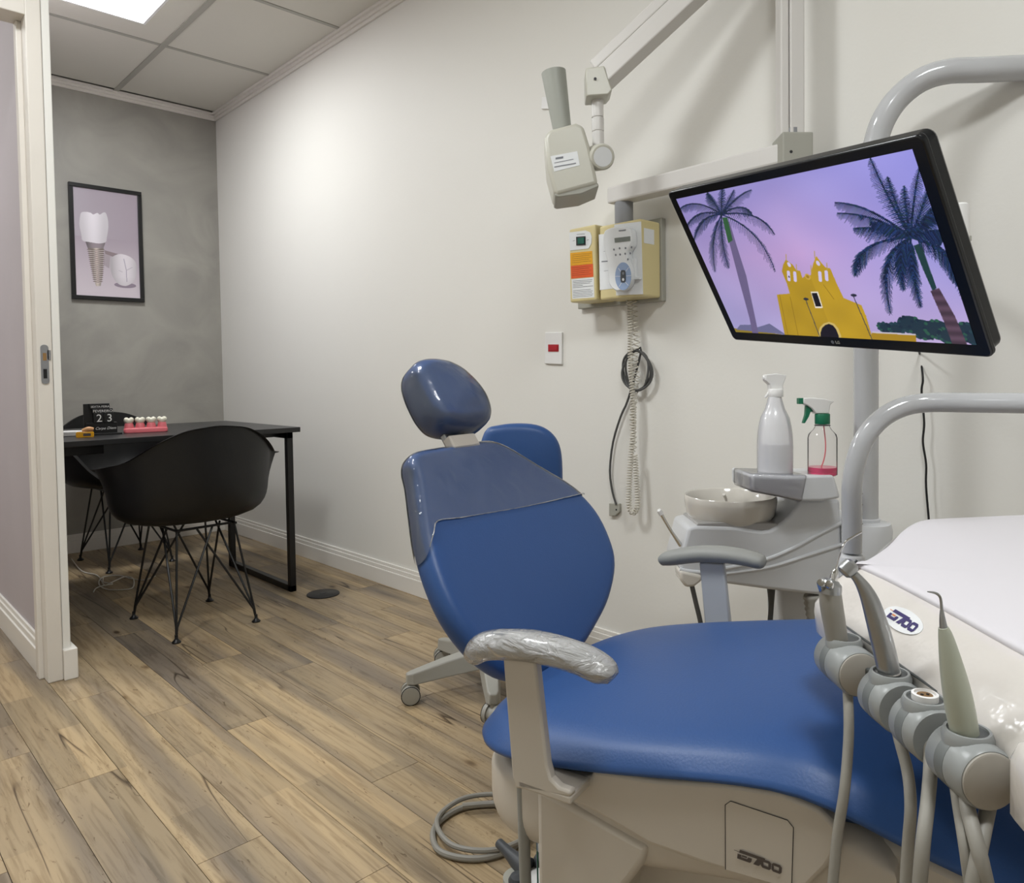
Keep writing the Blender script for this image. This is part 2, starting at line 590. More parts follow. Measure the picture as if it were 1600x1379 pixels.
def floor_mat():
    mm = bpy.data.materials.new('weathered_plank')
    mm.use_nodes = True
    nt = mm.node_tree
    L = nt.links.new
    b = nt.nodes['Principled BSDF']
    tc = nt.nodes.new('ShaderNodeTexCoord')
    oi = nt.nodes.new('ShaderNodeObjectInfo')
    ad = nt.nodes.new('ShaderNodeVectorMath')
    ad.operation = 'MULTIPLY_ADD'
    cmb = nt.nodes.new('ShaderNodeCombineXYZ')
    for i in range(3):
        L(oi.outputs['Random'], cmb.inputs[i])
    ad.inputs[1].default_value = (37.1, 91.7, 13.3)
    L(cmb.outputs[0], ad.inputs[0])
    L(tc.outputs['Object'], ad.inputs[2])
    def noise(sx, sy, sc=1., det=4, dist=0., rough=.55):
        mp = nt.nodes.new('ShaderNodeMapping')
        mp.inputs['Scale'].default_value = (sx, sy, 1)
        n = nt.nodes.new('ShaderNodeTexNoise')
        n.inputs['Scale'].default_value = sc
        n.inputs['Detail'].default_value = det
        n.inputs['Distortion'].default_value = dist
        n.inputs['Roughness'].default_value = rough
        L(ad.outputs[0], mp.inputs[0])
        L(mp.outputs[0], n.inputs['Vector'])
        return n.outputs['Fac']
    def ramp(src, *st):
        r = nt.nodes.new('ShaderNodeValToRGB')
        e = r.color_ramp.elements
        while len(e) < len(st):
            e.new(.5)
        for q, (p, c) in zip(e, st):
            q.position = p
            q.color = (*c, 1)
        L(src, r.inputs[0])
        return r.outputs[0]
    def mix(fac, a, c, mode='MIX'):
        x = nt.nodes.new('ShaderNodeMix')
        x.data_type = 'RGBA'
        x.blend_type = mode
        for s, q in ((0, fac), (6, a), (7, c)):
            if isinstance(q, (int, float)):
                x.inputs[s].default_value = q
            elif isinstance(q, tuple):
                x.inputs[s].default_value = (*q, 1)
            else:
                L(q, x.inputs[s])
        return x.outputs[2]
    tan, brn, gry, dk = lin('c4a67e'), lin('a08966'), lin('857863'), lin('4f4030')
    big = noise(8.5, .55, 1, 2)
    base = ramp(big, (.34, lin('8b7e6e')), (.45, lin('9f8e75')), (.54, lin('b8a382')), (.64, lin('b6a07e')), (.74, lin('9c8c76')))
    sx_ = nt.nodes.new('ShaderNodeSeparateXYZ')
    L(ad.outputs[0], sx_.inputs[0])
    def mth(op, a, b_=None):
        q = nt.nodes.new('ShaderNodeMath')
        q.operation = op
        for i_, w_ in enumerate((a, b_)):
            if w_ is None:
                continue
            if isinstance(w_, (int, float)):
                q.inputs[i_].default_value = w_
            else:
                L(w_, q.inputs[i_])
        return q.outputs[0]
    wob = mth('MULTIPLY', noise(3, 1.2, 1, 1), .25)
    fx = mth('FLOOR', mth('ADD', mth('MULTIPLY', sx_.outputs[0], 13.0), wob))
    fy = mth('FLOOR', mth('ADD', mth('MULTIPLY', sx_.outputs[1], 1.35), mth('MULTIPLY', fx, .43)))
    cb = nt.nodes.new('ShaderNodeCombineXYZ')
    L(fx, cb.inputs[0])
    L(fy, cb.inputs[1])
    wn = nt.nodes.new('ShaderNodeTexWhiteNoise')
    wn.noise_dimensions = '2D'
    L(cb.outputs[0], wn.inputs['Vector'])
    strip = ramp(wn.outputs['Value'], (0, (.70, .71, .73)), (.45, (.92, .915, .91)), (1, (1.07, 1.05, 1.02)))
    base = mix(.85, base, mix(1., base, strip, 'MULTIPLY'))
    tone = ramp(oi.outputs['Random'], (0, (.82, .83, .86)), (.5, (.95, .95, .94)), (1, (1.06, 1.04, 1.0)))
    base = mix(1., base, tone, 'MULTIPLY')
    grain = ramp(noise(90, 5, 1, 5, .6), (.36, (.66, .62, .56)), (.52, (1, 1, 1)), (.7, (1.05, 1.04, 1.03)))
    base = mix(.8, base, mix(1., base, grain, 'MULTIPLY'))
    spk = ramp(noise(60, 14, 1, 4, 1.5, .7), (.30, (.45, .38, .3)), (.37, (1, 1, 1)))
    base = mix(1., base, spk, 'MULTIPLY')
    base = mix(1., base, (.93, .92, .91), 'MULTIPLY')
    fl = ramp(noise(38, 3.2, 1, 3, 2.5), (.485, (1, 1, 1)), (.5, (.62, .57, .5)), (.515, (1, 1, 1)))
    msk = ramp(noise(6, 1.4, 1, 2), (.5, (0, 0, 0)), (.6, (1, 1, 1)))
    base = mix(msk, base, mix(1., base, fl, 'MULTIPLY'))
    crk = ramp(noise(7, .35, 1, 2, .3), (.4935, (1, 1, 1)), (.498, (.25, .2, .16)), (.5, (.2, .16, .13)), (.5045, (1, 1, 1)))
    cm = ramp(noise(2.3, 1.1, 1.3, 1), (.47, (0, 0, 0)), (.51, (1, 1, 1)))
    base = mix(cm, base, mix(1., base, crk, 'MULTIPLY'))
    # knots
    mp = nt.nodes.new('ShaderNodeMapping')
    mp.inputs['Scale'].default_value = (7.3, 3.4, 1)
    vo = nt.nodes.new('ShaderNodeTexVoronoi')
    vo.inputs['Scale'].default_value = 1
    L(ad.outputs[0], mp.inputs[0])
    L(mp.outputs[0], vo.inputs['Vector'])
    kn = ramp(vo.outputs['Distance'], (.035, (.27, .22, .17)), (.06, (.5, .43, .36)), (.1, (.93, .9, .86)), (.15, (1, 1, 1)))
    km = ramp(vo.outputs['Color'], (.38, (0, 0, 0)), (.5, (1, 1, 1)))
    base = mix(km, base, mix(1., base, kn, 'MULTIPLY'))
    L(base, b.inputs['Base Color'])
    b.inputs['Roughness'].default_value = .42
    b.inputs['Specular IOR Level'].default_value = .4
    bp = nt.nodes.new('ShaderNodeBump')
    bp.inputs['Strength'].default_value = .15
    bp.inputs['Distance'].default_value = .002
    L(noise(90, 5, 1, 5, .6), bp.inputs['Height'])
    L(bp.outputs[0], b.inputs['Normal'])
    return mm
M['plank'] = floor_mat()
def stucco():
    mm = mat('grey_burnished_plaster', '97948b', .5)
    nt = mm.node_tree
    L = nt.links.new
    b = nt.nodes['Principled BSDF']
    tc = [n for n in nt.nodes if n.type == 'TEX_COORD'][0]
    n = nt.nodes.new('ShaderNodeTexNoise')
    n.inputs['Scale'].default_value = 2.6
    n.inputs['Detail'].default_value = 8
    n.inputs['Distortion'].default_value = 1.6
    L(tc.outputs['Object'], n.inputs['Vector'])
    r = nt.nodes.new('ShaderNodeValToRGB')
    e = r.color_ramp.elements
    e[0].position, e[0].color = .3, (*lin('918e88'), 1)
    e[1].position, e[1].color = .7, (*lin('a3a098'), 1)
    L(n.outputs['Fac'], r.inputs[0])
    L(r.outputs[0], b.inputs['Base Color'])
    return mm
M['stucco'] = stucco()

# ------------------------------------------------------------------ room
XL, YB = -3.3, -6.3
def struct(o, kind='structure'):
    o['kind'] = kind
    return o
sub = struct(mk('floor', *box(XL, 0.0, YB, 0.0, -.06, -.004), M['gloom'], smooth=False))
PW, PL = .137, 1.065
proto = None
k = 0
x = .114 + 1e-9
cols = []
while x - PW > XL - PW:
    cols.append(x)
    x -= PW
jo = {8: -.19, }
def col_joint(x0):           # x0 = right edge of a plank column
    i = round((-1.256 - x0) / PW)      # 0 is the column just left of x = -1.256
    table = {0: -2.25, 1: -2.79, 2: -2.527, 3: -2.0, -1: -2.525, -2: -2.783, -3: -3.304, -4: -2.50, -5: -3.0, -6: -2.2, -7: -2.48, -8: -2.17, -9: -2.9}
    return table.get(i, -2.0 - (i * .37) % PL)
for x0 in cols:
    j = col_joint(x0)
    y = j
    while y < 0:
        y += PL
    while y > YB:
        y0, y1 = max(y - PL, YB), min(y, 0)
        xa, xb = max(x0 - PW, XL), min(x0, 0)
        if y1 - y0 > .02 and xb - xa > .01:
            full = abs(y1 - y0 - PL) < 1e-6 and abs(xb - xa - PW) < 1e-6
            if full and proto is not None:
                o = bpy.data.objects.new('plank', proto.data)
                COL.objects.link(o)
            else:
                g = .0007
                w, h = (xb - xa) / 2 - g, (y1 - y0) / 2 - g
                o = mk('plank', *box(-w, w, -h, h, -.004, 0), M['plank'], smooth=False)
                if full:
                    proto = o
            o.parent = sub
            o.location = ((xa + xb) / 2, (y0 + y1) / 2, 0)
            k += 1
        y -= PL
struct(mk('wall_right', *box(0, .12, YB, .12, -.06, CZ + .1), M['white_wall'], smooth=False))
struct(mk('wall_far', *box(-1.33, 0, 0, .12, -.06, CZ + .1), M['stucco'], smooth=False))
struct(mk('wall_left', *box(XL - .12, XL, YB, .12, -.06, CZ + .1), M['white_wall'], smooth=False))
struct(mk('wall_rear', *box(XL - .12, .12, YB - .12, YB, -.06, CZ + .1), M['white_wall'], smooth=False))
struct(mk('wall_hall_end', *box(XL, -1.38, 0, .12, -.06, CZ + .1), M['lilac_wall'], smooth=False))
PX0, PX1 = -1.385, -1.33
struct(mk('wall_partition', *box(PX0, PX1, -1.96, .12, -.06, CZ + .1), [M['lilac_wall']], smooth=False))
struct(mk('wall_above_door', *box(XL, PX0 - .0, -2.03, -1.95, 2.17, CZ + .1), M['white_wall'], smooth=False))
# ceiling with suspended panels
ce = struct(mk('ceiling', *box(XL, 0, YB, 0, CZ + .02, CZ + .1), M['tbar'], smooth=False))
ys = [-.05, -.835, -1.595, -2.355, -3.115, -3.875, -4.635, -5.395, -6.155]
xs = [-.022, -.582, -1.345, -2.1, -2.86]
edgex = [-.022, -.582, -1.345, -2.1, -2.86, XL]
edgey = ys + [YB]
for i in range(len(edgex) - 1):
    for j in range(len(edgey) - 1):
        mk('ceiling_panel', *box(edgex[i + 1] + .012, edgex[i] - .012, edgey[j + 1] + .012, edgey[j] - .012, CZ, CZ + .019), M['ceil'], ce, smooth=False)
for xx in edgex[1:-1]:
    mk('ceiling_bar', *box(xx - .014, xx + .014, YB, 0, CZ - .004, CZ + .001), M['tbar'], ce, smooth=False)
for yy in ys[1:]:
    mk('ceiling_bar', *box(XL, 0, yy - .011, yy + .011, CZ - .003, CZ + .001), M['tbar'], ce, smooth=False)
def cornice(name, p0, p1, inward):      # stepped crown trim
    p0, p1, n = A(*p0), A(*p1), A(*inward)
    g = G()
    d = p1 - p0
    for (w, z0, z1) in ((.012, CZ - .042, CZ - .024), (.022, CZ - .026, CZ - .010), (.036, CZ - .012, CZ + .002)):
        g.add(obox(p0 + A(0, 0, z0), d, n * w, A(0, 0, z1 - z0)))
    return struct(g.obj(name, M['trim'], smooth=False, bevel=.002))
cornice('trim_1', (0, YB, 0), (0, 0, 0), (-1, 0, 0))
cornice('trim_2', (PX1, 0, 0), (0, 0, 0), (0, -1, 0))
def skirting(name, p0, p1, inward, h=.10, t=.018):
    p0, p1, n = A(*p0), A(*p1), A(*inward)
    g = G()
    d = p1 - p0
    for (w, z0, z1) in ((t, 0, h * .68), (t * .72, h * .68, h * .86), (t * .45, h * .86, h)):
        g.add(obox(p0 + A(0, 0, z0), d, n * w, A(0, 0, z1 - z0)))
    return struct(g.obj(name, M['trim'], smooth=False, bevel=.002))
skirting('baseboard_right', (0, YB, 0), (0, 0, 0), (-1, 0, 0), .105)
skirting('baseboard_far', (PX1, 0, 0), (-.018, 0, 0), (0, -1, 0), .105)
skirting('baseboard_hall', (PX0, -1.93, 0), (PX0, 0, 0), (-1, 0, 0), .12)
skirting('baseboard_partition', (PX1, -1.98, 0), (PX1, -1.68, 0), (1, 0, 0), .11, .022)
# door frame at the end of the partition
dr = struct(G().add(box(PX0 - .01, PX1 - .0, -2.03, -1.96, 0, CZ)).obj('door_1', M['door'], smooth=False, bevel=.004))
mk('jamb_rebate', *box(PX0 - .024, PX0 - .008, -1.985, -1.945, 0, 2.12), M['door'], dr, smooth=False, bevel=.003)
mk('casing', *box(PX0 - .010, PX1 - .022, -2.046, -2.028, 0, CZ), M['door'], dr, smooth=False, bevel=.004)
mk('corner_bead', *box(PX1 - .020, PX1 + .003, -2.038, -1.97, .0, CZ), M['white_wall'], dr, smooth=False, bevel=.003)
mk('plinth_block', *box(PX1 - .022, PX1 + .018, -2.058, -1.97, 0, .10), M['trim'], dr, smooth=False, bevel=.003)
mk('head_jamb', *box(XL, PX0 - .008, -2.046, -1.945, 2.12, 2.17), M['door'], dr, smooth=False, bevel=.003)
spc = on(70, 569, 1, -2.047)
sp = mk('strike_plate', *prism(rrect(.022, .125, .010), spc, A(1, 0, 0), A(0, 0, 1), A(0, -1, 0), .002), M['metal'], dr)
sp['label'] = 'worn steel strike plate'
mk('lip', *box(spc[0] + .008, spc[0] + .017, spc[1] - .002, spc[1], spc[2] + .015, spc[2] + .045), M['metal'], sp, smooth=False)
for (z0, z1) in ((.012, .036), (-.045, -.015)):
    mk('latch_hole', *box(spc[0] - .005, spc[0] + .005, spc[1] - .003, spc[1] - .002, spc[2] + z0, spc[2] + z1), M['brass'] if z0 > 0 else M['gloom'], sp, smooth=False)
# lamps
for i, (x, y, a, b, e) in enumerate(LAMPS):
    t = thing('ceiling_lamp', (x, y, CZ), ['square lit ceiling panel lamp above the desk corner', 'square lit ceiling lamp over the middle of the room',
              'square lit ceiling lamp above the dental chair', 'square lit ceiling lamp in the hallway'][i], 'ceiling lamp')
    g = G()
    for q in (box(x - a / 2 - .012, x + a / 2 + .012, y - b / 2 - .012, y - b / 2, CZ - .014, CZ - .0045), box(x - a / 2 - .012, x + a / 2 + .012, y + b / 2, y + b / 2 + .012, CZ - .014, CZ - .0045),
              box(x - a / 2 - .012, x - a / 2, y - b / 2, y + b / 2, CZ - .014, CZ - .0045), box(x + a / 2, x + a / 2 + .012, y - b / 2, y + b / 2, CZ - .014, CZ - .0045)):
        g.add(q)
    g.obj('frame', M['lampframe'], t, smooth=False)
    mk('diffuser', *box(x - a / 2, x + a / 2, y - b / 2, y + b / 2, CZ - .013, CZ - .006), M['lamp'], t, smooth=False)

# ------------------------------------------------------------------ poster
t = thing('framed_poster', (-.646, -.012, 1.436), 'black framed poster of a tooth implant on the grey wall', 'poster')
X0, X1, Z0, Z1 = -.835, -.458, 1.436, 2.088
g = G()
fw = .022
for q in (box(X0, X1, -.024, -.002, Z0, Z0 + fw), box(X0, X1, -.024, -.002, Z1 - fw, Z1), box(X0, X0 + fw, -.024, -.002, Z0 + fw, Z1 - fw), box(X1 - fw, X1, -.024, -.002, Z0 + fw, Z1 - fw)):
    g.add(q)
g.obj('frame', M['black'], t, smooth=False, bevel=.002)
def hom(src, w, h):
    s = np.array([[0, 0], [w, 0], [w, h], [0, h]], float)
    Am, B = [], []
    for (x, y), (u, v) in zip(src, s):
        Am += [[x, y, 1, 0, 0, 0, -u * x, -u * y], [0, 0, 0, x, y, 1, -v * x, -v * y]]
        B += [u, v]
    H_ = np.append(np.linalg.solve(np.array(Am), np.array(B)), 1).reshape(3, 3)
    def fn(x, y):
        q = H_ @ A(x, y, 1)
        return (q[0] / q[2], q[1] / q[2])
    return fn
def c8(s):
    return tuple(int(s[i:i + 2], 16) / 255 for i in (0, 2, 4))
W_, H_ = 330, 600
pic = Pic(W_, H_)
hm = hom([(103, 132), (745, 228), (778, 1235), (142, 1197)], W_, H_)
gy = pic.Y / H_
gx = pic.X / W_
for c in range(3):
    a, b, d = c8('aca3ad')[c], c8('a79ba6')[c], c8('cfc4cc')[c]
    pic.a[..., c] = np.where(gy < .45, a + (b - a) * gx, b + (d - b) * np.clip((gy - .45) / .5, 0, 1)) + .05 * np.clip(.35 - gx, 0, 1) * (1)
def HP(L_):
    return [hm(*p) for p in L_]
def lathe_shade(x0, x1, lo=.78):
    return lambda X, Y: lo + (1.02 - lo) * np.clip(1 - ((X - (x0 * .45 + x1 * .55)) / ((x1 - x0) * .62)) ** 2, 0, 1)
pic.poly(HP([(420, 760), (560, 800), (520, 830), (430, 800)]), c8('8d7f83'))
pic.poly(HP([(415, 790), (480, 815), (470, 940), (415, 905)]), c8('a79ca2'))
tw = cr([np.array(hm(*p)) for p in [(480, 860), (520, 815), (590, 800), (680, 830), (735, 890), (738, 980), (720, 1060), (680, 1095), (625, 1112), (560, 1090), (510, 1030), (483, 950)]], 6, True)
pic.disc(*hm(630, 1105), 58, 16, c8('8f8290'))
pic.poly([tuple(q) for q in tw], c8('d9d2d8'), lambda X, Y: .82 + .2 * np.clip(1 - ((X - 255) / 70) ** 2, 0, 1) - .12 * np.clip((Y - 480) / 90, 0, 1))
pic.line([hm(615, 850), hm(640, 960), hm(645, 1070)], c8('a79fae'), 2.0)
pic.line([hm(640, 960), hm(700, 930)], c8('b4acb8'), 1.6)
pic.line([hm(565, 960), hm(600, 975)], c8('b4acb8'), 1.4)
sx0, sx1 = hm(255, 740)[0], hm(415, 740)[0]
pic.poly(HP([(230, 670), (430, 690), (412, 742), (255, 738)]), c8('94898f'), lathe_shade(sx0, sx1, .7))
pic.poly(HP([(255, 738), (415, 742), (405, 1000), (385, 1110), (340, 1112), (315, 1040), (290, 920)]), c8('a1968f'), lambda X, Y: .8 + .45 * np.exp(-((X - 108) / 14) ** 2))
for k in range(17):
    y = 752 + k * 19.5
    l = 255 + (y - 740) * .19
    r_ = 415 - max(0, y - 900) * .1
    pic.line([hm(l - 5, y), hm((l + r_) / 2, y + 9), hm(r_ + 3, y + 4)], c8('6f5f60'), 1.7)
    pic.line([hm(l + 4, y + 8), hm((l + r_) / 2, y + 17), hm(r_ - 4, y + 12)], c8('d0c5c2'), 1.3)
cr_ = cr([np.array(hm(*p)) for p in [(178, 430), (190, 392), (225, 384), (280, 392), (310, 410), (350, 396), (375, 412), (410, 392), (435, 398), (455, 460), (460, 540), (445, 640), (435, 680), (375, 695), (280, 682), (205, 665), (190, 600), (172, 510)]], 6, True)
pic.poly([tuple(q) for q in cr_], c8('e9e3ea'), lambda X, Y: .94 + .06 * np.cos((X - 95) / 22) - .05 * (Y - 150) / 180)
print_on('print', pic, (X0 + fw, -.014, Z1 - fw), (X1 - fw, -.014, Z1 - fw), (X0 + fw, -.014, Z0 + fw), t, print_mat('poster_print', 0, .25, .4), down=2)

# ------------------------------------------------------------------ desk
t = thing('desk', (-.8, -1.24, 0), 'black desk with a thin top and square tube legs', 'desk')
DX0, DX1, DY0, DY1 = -1.322, -.318, -1.672, -.83
mk('desktop', *box(DX0, DX1, DY0, DY1, .728, .75), M['blacktop'], t, smooth=False, bevel=.002)
for x in (-.36, -1.285):
    g = G()
    a = .014
    for q in (box(x - a, x + a, -1.652, -1.624, 0, .728), box(x - a, x + a, -.985, -.957, 0, .728), box(x - a, x + a, -1.652, -.957, 0, .028), box(x - a, x + a, -1.652, -.957, .70, .728)):
        g.add(q)
    g.obj('leg_frame', M['black'], t, smooth=False, bevel=.0015)
mk('bracket', *box(-.52, -.38, -1.58, -1.53, .705, .728), M['black'], t, smooth=False, bevel=.002)
mk('bracket', *box(-1.28, -1.10, -1.60, -1.55, .69, .728), M['black'], t, smooth=False, bevel=.002)
mk('rail', *box(-1.28, -.37, -1.0, -.975, .70, .728), M['black'], t, smooth=False, bevel=.002)

# ------------------------------------------------------------------ shell chairs
KF = [(-90, .285, .80), (-66, .288, .785), (-46, .295, .735), (-28, .305, .675), (-8, .315, .652), (10, .310, .645), (24, .292, .625), (36, .268, .53), (52, .248, .462), (90, .235, .430)]
def rim(deg):
    a = ((deg + 180) % 360) - 180
    if a > 90:
        a = 180 - a
    if a < -90:
        a = -180 - a
    ks = [q[0] for q in KF]
    r_ = np.interp(a, ks, [q[1] for q in KF])
    z_ = np.interp(a, ks, [q[2] for q in KF])
    return r_, z_
def smooth_rim():
    N = 96
    R_ = np.array([rim(360 * i / N) for i in range(N)])
    for _ in range(3):
        R_ = (np.roll(R_, 1, 0) + 2 * R_ + np.roll(R_, -1, 0)) / 4
    return R_
def shell(T=.006):
    R_ = smooth_rim()
    N = len(R_)
    v, f = [], []
    rings = [0.02, .2, .36, .48, .58, .66, .72, .77, .81, .85, .89, .93, .97, 1.0, 1.02]
    def P(i, q, off):
        r_, z_ = R_[i]
        a = 2 * math.pi * i / N
        wall = max(0., (z_ - .43))
        s = min(q, 1.)
        hr = s ** (.62 if wall > .08 else .8)
        lean = math.sin(a)
        zz = .415 + (z_ - .415) * s ** (3.4 if wall > .05 else 2.0)
        rr_ = r_ * (.0 + .96 * math.sin(min(1, s * 1.22) * math.pi / 2) ** .9 + .04 * s ** 6)
        if q > 1:
            rr_ += .014
            zz -= .002
        side = math.cos(a) ** 2
        rr_ += side * .030 * (max(0, s - .8) / .2) ** 2 * (1 if abs(lean) < .35 else .3)
        x_ = rr_ * math.cos(a) * .98
        y_ = rr_ * math.sin(a) * (.98 if lean > 0 else .92)
        return A(x_, y_, zz - off)
    for (off, sgn) in ((0, 1), (T, -1)):
        for q in rings:
            for i in range(N):
                p = P(i, q, 0)
                if off:
                    c = A(0, 0, .62)
                    d = p - c
                    p = p + d / np.linalg.norm(d) * T * .8
                v.append(p)
    K = len(rings)
    def idx(l, k_, i):
        return l * K * N + k_ * N + i % N
    for l in (0, 1):
        for k_ in range(K - 1):
            for i in range(N):
                q = (idx(l, k_, i), idx(l, k_, i + 1), idx(l, k_ + 1, i + 1), idx(l, k_ + 1, i))
                f.append(q if l == 0 else q[::-1])
        q = tuple(idx(l, 0, i) for i in range(N))
        f.append(q[::-1] if l == 0 else q)
    for i in range(N):
        f.append((idx(0, K - 1, i), idx(0, K - 1, i + 1), idx(1, K - 1, i + 1), idx(1, K - 1, i)))
    return v, f
def make_chair():
    t = thing('shell_chair', (0, 0, 0), 'black moulded armchair with wire legs at the near side of the desk', 'chair', 'black wire leg armchairs at the desk')
    mk('shell', *shell(), M['blackpl'], t, angle=60)
    fx, fy = .155, .212
    for sx in (-1, 1):
        for sy in (-1, 1):
            g = G()
            ft = A(sx * fx, sy * fy, .012)
            kn = ft + A(-sx * .003, -sy * .004, .035)
            for tp in (A(sx * .112, sy * .135, .395), A(sx * .105, -sy * .02, .39), A(-sx * .03, sy * .12, .392)):
                g.add(tube([ft, kn + (tp - kn) * .02, tp], .0045, n=8, sm=0))
            g.add(lathe(ft + A(0, 0, -.012), (0, 0, 1), [(.016, 0), (.017, .004), (.010, .010), (.006, .016), (.006, .03)], 16))
            g.obj('leg', M['black'], t)
    g = G()
    for sx in (-1, 1):
        g.add(tube([A(sx * .112, -.15, .398), A(sx * .112, .15, .398)], .005, n=8, sm=0))
    for sy in (-1, 1):
        g.add(tube([A(-.112, sy * .12, .396), A(.112, sy * .12, .396)], .005, n=8, sm=0))
    g.obj('mount_frame', M['black'], t)
    return t
ch = make_chair()
ch2 = dup(ch)
ch.location = (-.828, -1.735, 0)
ch.rotation_euler = (0, 0, math.radians(3))
ch2.location = (-.715, -.43, 0)
ch2.rotation_euler = (0, 0, math.radians(184))
ch2['label'] = 'black moulded armchair with wire legs behind the desk by the grey wall'

# ------------------------------------------------------------------ on the desk
p = on(160, 679, 2, .75)
t = thing('desk_calendar', p, 'black block calendar showing 23 on the desk', 'calendar')
dx = A(.985, -.17, 0)
dy = A(.17, .985, 0)
s_ = 3.0 / 1168
mk('base', *obox(p + dx * -.065 - dy * .03, dx * .135, dy * .075, A(0, 0, .008)), M['black'], t, smooth=False, bevel=.001)
mk('body', *obox(p + dx * -.055 - dy * .0, dx * .110, dy * .045, A(0, 0, .050)), M['blackpl'], t, smooth=False, bevel=.001)
mk('backboard', *obox(p + dx * -.063 + dy * .03, dx * .09, dy * .012, A(0, 0, .128)), M['black'], t, smooth=False, bevel=.001)
for i, c in enumerate('23'):
    o_ = p + dx * (-.030 + .037 * i) - dy * .004
    b_ = mk('number_block', *obox(o_ + A(0, 0, .050), dx * .036, dy * .034, A(0, 0, .040)), M['black'], t, smooth=False, bevel=.001)
    text_on('digit', c, o_ + A(0, 0, .0545) - dy * .0005 + dx * .0095, dx, A(0, 0, 1), .044, M['white'], b_)
b_ = mk('month_block', *obox(p + dx * -.034 - dy * .004 + A(0, 0, .090), dx * .074, dy * .03, A(0, 0, .018)), M['black'], t, smooth=False, bevel=.001)
text_on('month_name', 'FEVEREIRO', p + dx * .004 - dy * .0046 + A(0, 0, .0935), dx, A(0, 0, 1), .0145, M['white'], b_, align='CENTER')
b_ = mk('day_block', *obox(p + dx * -.043 + dy * .0 + A(0, 0, .108), dx * .072, dy * .026, A(0, 0, .021)), M['black'], t, smooth=False, bevel=.001)
text_on('day_name', 'SEXTA-FEIRA', p + dx * -.005 - dy * .0006 + A(0, 0, .1125), dx, A(0, 0, 1), .0115, M['white'], b_, align='CENTER')
text_on('motto', 'Carpe Diem', p + dx * .012 - dy * .001 + A(0, 0, .022), dx, A(0, 0, 1), .015, M['white'], t, align='CENTER', shear=.4)

p = on(228, 675, 2, .75)
t = thing('teeth_model', p, 'pink gum model with four white molar teeth on the desk', 'dental model')
dx = A(.97, -.24, 0)
dy = A(.24, .97, 0)
N_ = A(0, 0, 1)
g = G().add(pillow(rrect(.168, .05, .012), p + A(0, 0, .020), dx, dy, N_, .019, .002, .006))
for i in range(4):
    c = p + dx * (-.063 + .042 * i)
    g.add(lathe(c + A(0, 0, .012), N_, [(.022, 0), (.0185, .012), (.017, .022), (.0155, .028), (.012, .030)], 16))
g.obj('gum_base', M['gum'], t, angle=60)
for i in range(4):
    c = p + dx * (-.063 + .042 * i) + A(0, 0, .038)
    g = G()
    g.add(lathe(c, N_, [(.010, 0), (.016, .006), (.0195, .014), (.019, .020), (.012, .024), (.004, .0225)], 16))
    for (a, b) in ((-1, -1), (1, -1), (-1, 1), (1, 1)):
        g.add(lathe(c + dx * a * .009 + dy * b * .009 + A(0, 0, .012), N_, [(.008, 0), (.0098, .006), (.008, .012), (.003, .0155)], 10))
    g.obj('tooth', M['tooth'], t, angle=70)

p = on(133, 683, 2, .75)
t = thing('hole_punch', p, 'small amber and peach desk gadget beside the calendar', 'desk gadget')
mk('body', *prism(rrect(.062, .022, .006), p + A(0, 0, .011) - dy * .01, dx, A(0, 0, 1), dy, .024), M['amber'], t, bevel=.001)
mk('top', *tube([p + dx * -.01 + A(0, 0, .026), p + dx * .012 + A(0, 0, .033), p + dx * .03 + A(0, 0, .031)], [.006, .009, .006], n=10), M['orangey'], t)
mk('clasp', *obox(p + dx * -.006 - dy * .012 + A(0, 0, .006), dx * .026, dy * .003, A(0, 0, .010)), M['inkbrown'], t, smooth=False)
p = on(105, 681, 2, .75)
t = thing('white_case', p, 'flat white case at the left end of the desk', 'case')
mk('case_body', *pillow(rrect(.115, .06, .014), p + A(0, 0, .020), dx, dy, N_, .019, .002, .005), M['white'], t)
mk('rim', *prism(rrect(.117, .062, .014), p + A(0, 0, .0105), dx, dy, N_, .0012), M['plate'], t)

# floor cable
t = tag(mk('floor_cable', *tube([(x_, y_, .004) for x_, y_ in [tuple(on(px_, py_, 2, 0)[:2]) for px_, py_ in
     [(112, 874), (128, 893), (152, 900), (163, 915), (172, 912), (195, 902), (208, 905), (208, 918), (196, 922), (168, 922), (155, 914), (160, 903), (185, 900), (205, 905), (225, 907), (243, 901)]]], .0028, n=6), M['whitecord']),
        'thin white cable tangled on the floor beneath the desk', 'cable')
tag(mk('floor_cable', *tube([(x_, y_, .0095) for x_, y_ in [tuple(on(px_, py_, 2, 0)[:2]) for px_, py_ in
     [(146, 928), (150, 922), (160, 918), (176, 915), (162, 912), (161, 905)]]], .0025, n=6), M['whitecord']),
        'short white cable end curling over the tangled cable', 'cable')
# floor outlet disc
p = on(505, 928, 2, 0)
t = thing('floor_outlet', p, 'round black floor outlet cover on the wood planks', 'floor outlet')
mk('cover', *lathe(p, (0, 0, 1), [(.072, 0), (.072, .003), (.069, .005), (.0, .0055)], 40), M['black'], t)
mk('hinge', *obox(p + A(-.015, -.005, .005), A(.03, 0, 0), A(0, .01, 0), A(0, 0, .0015)), M['rubber'], t, smooth=False)

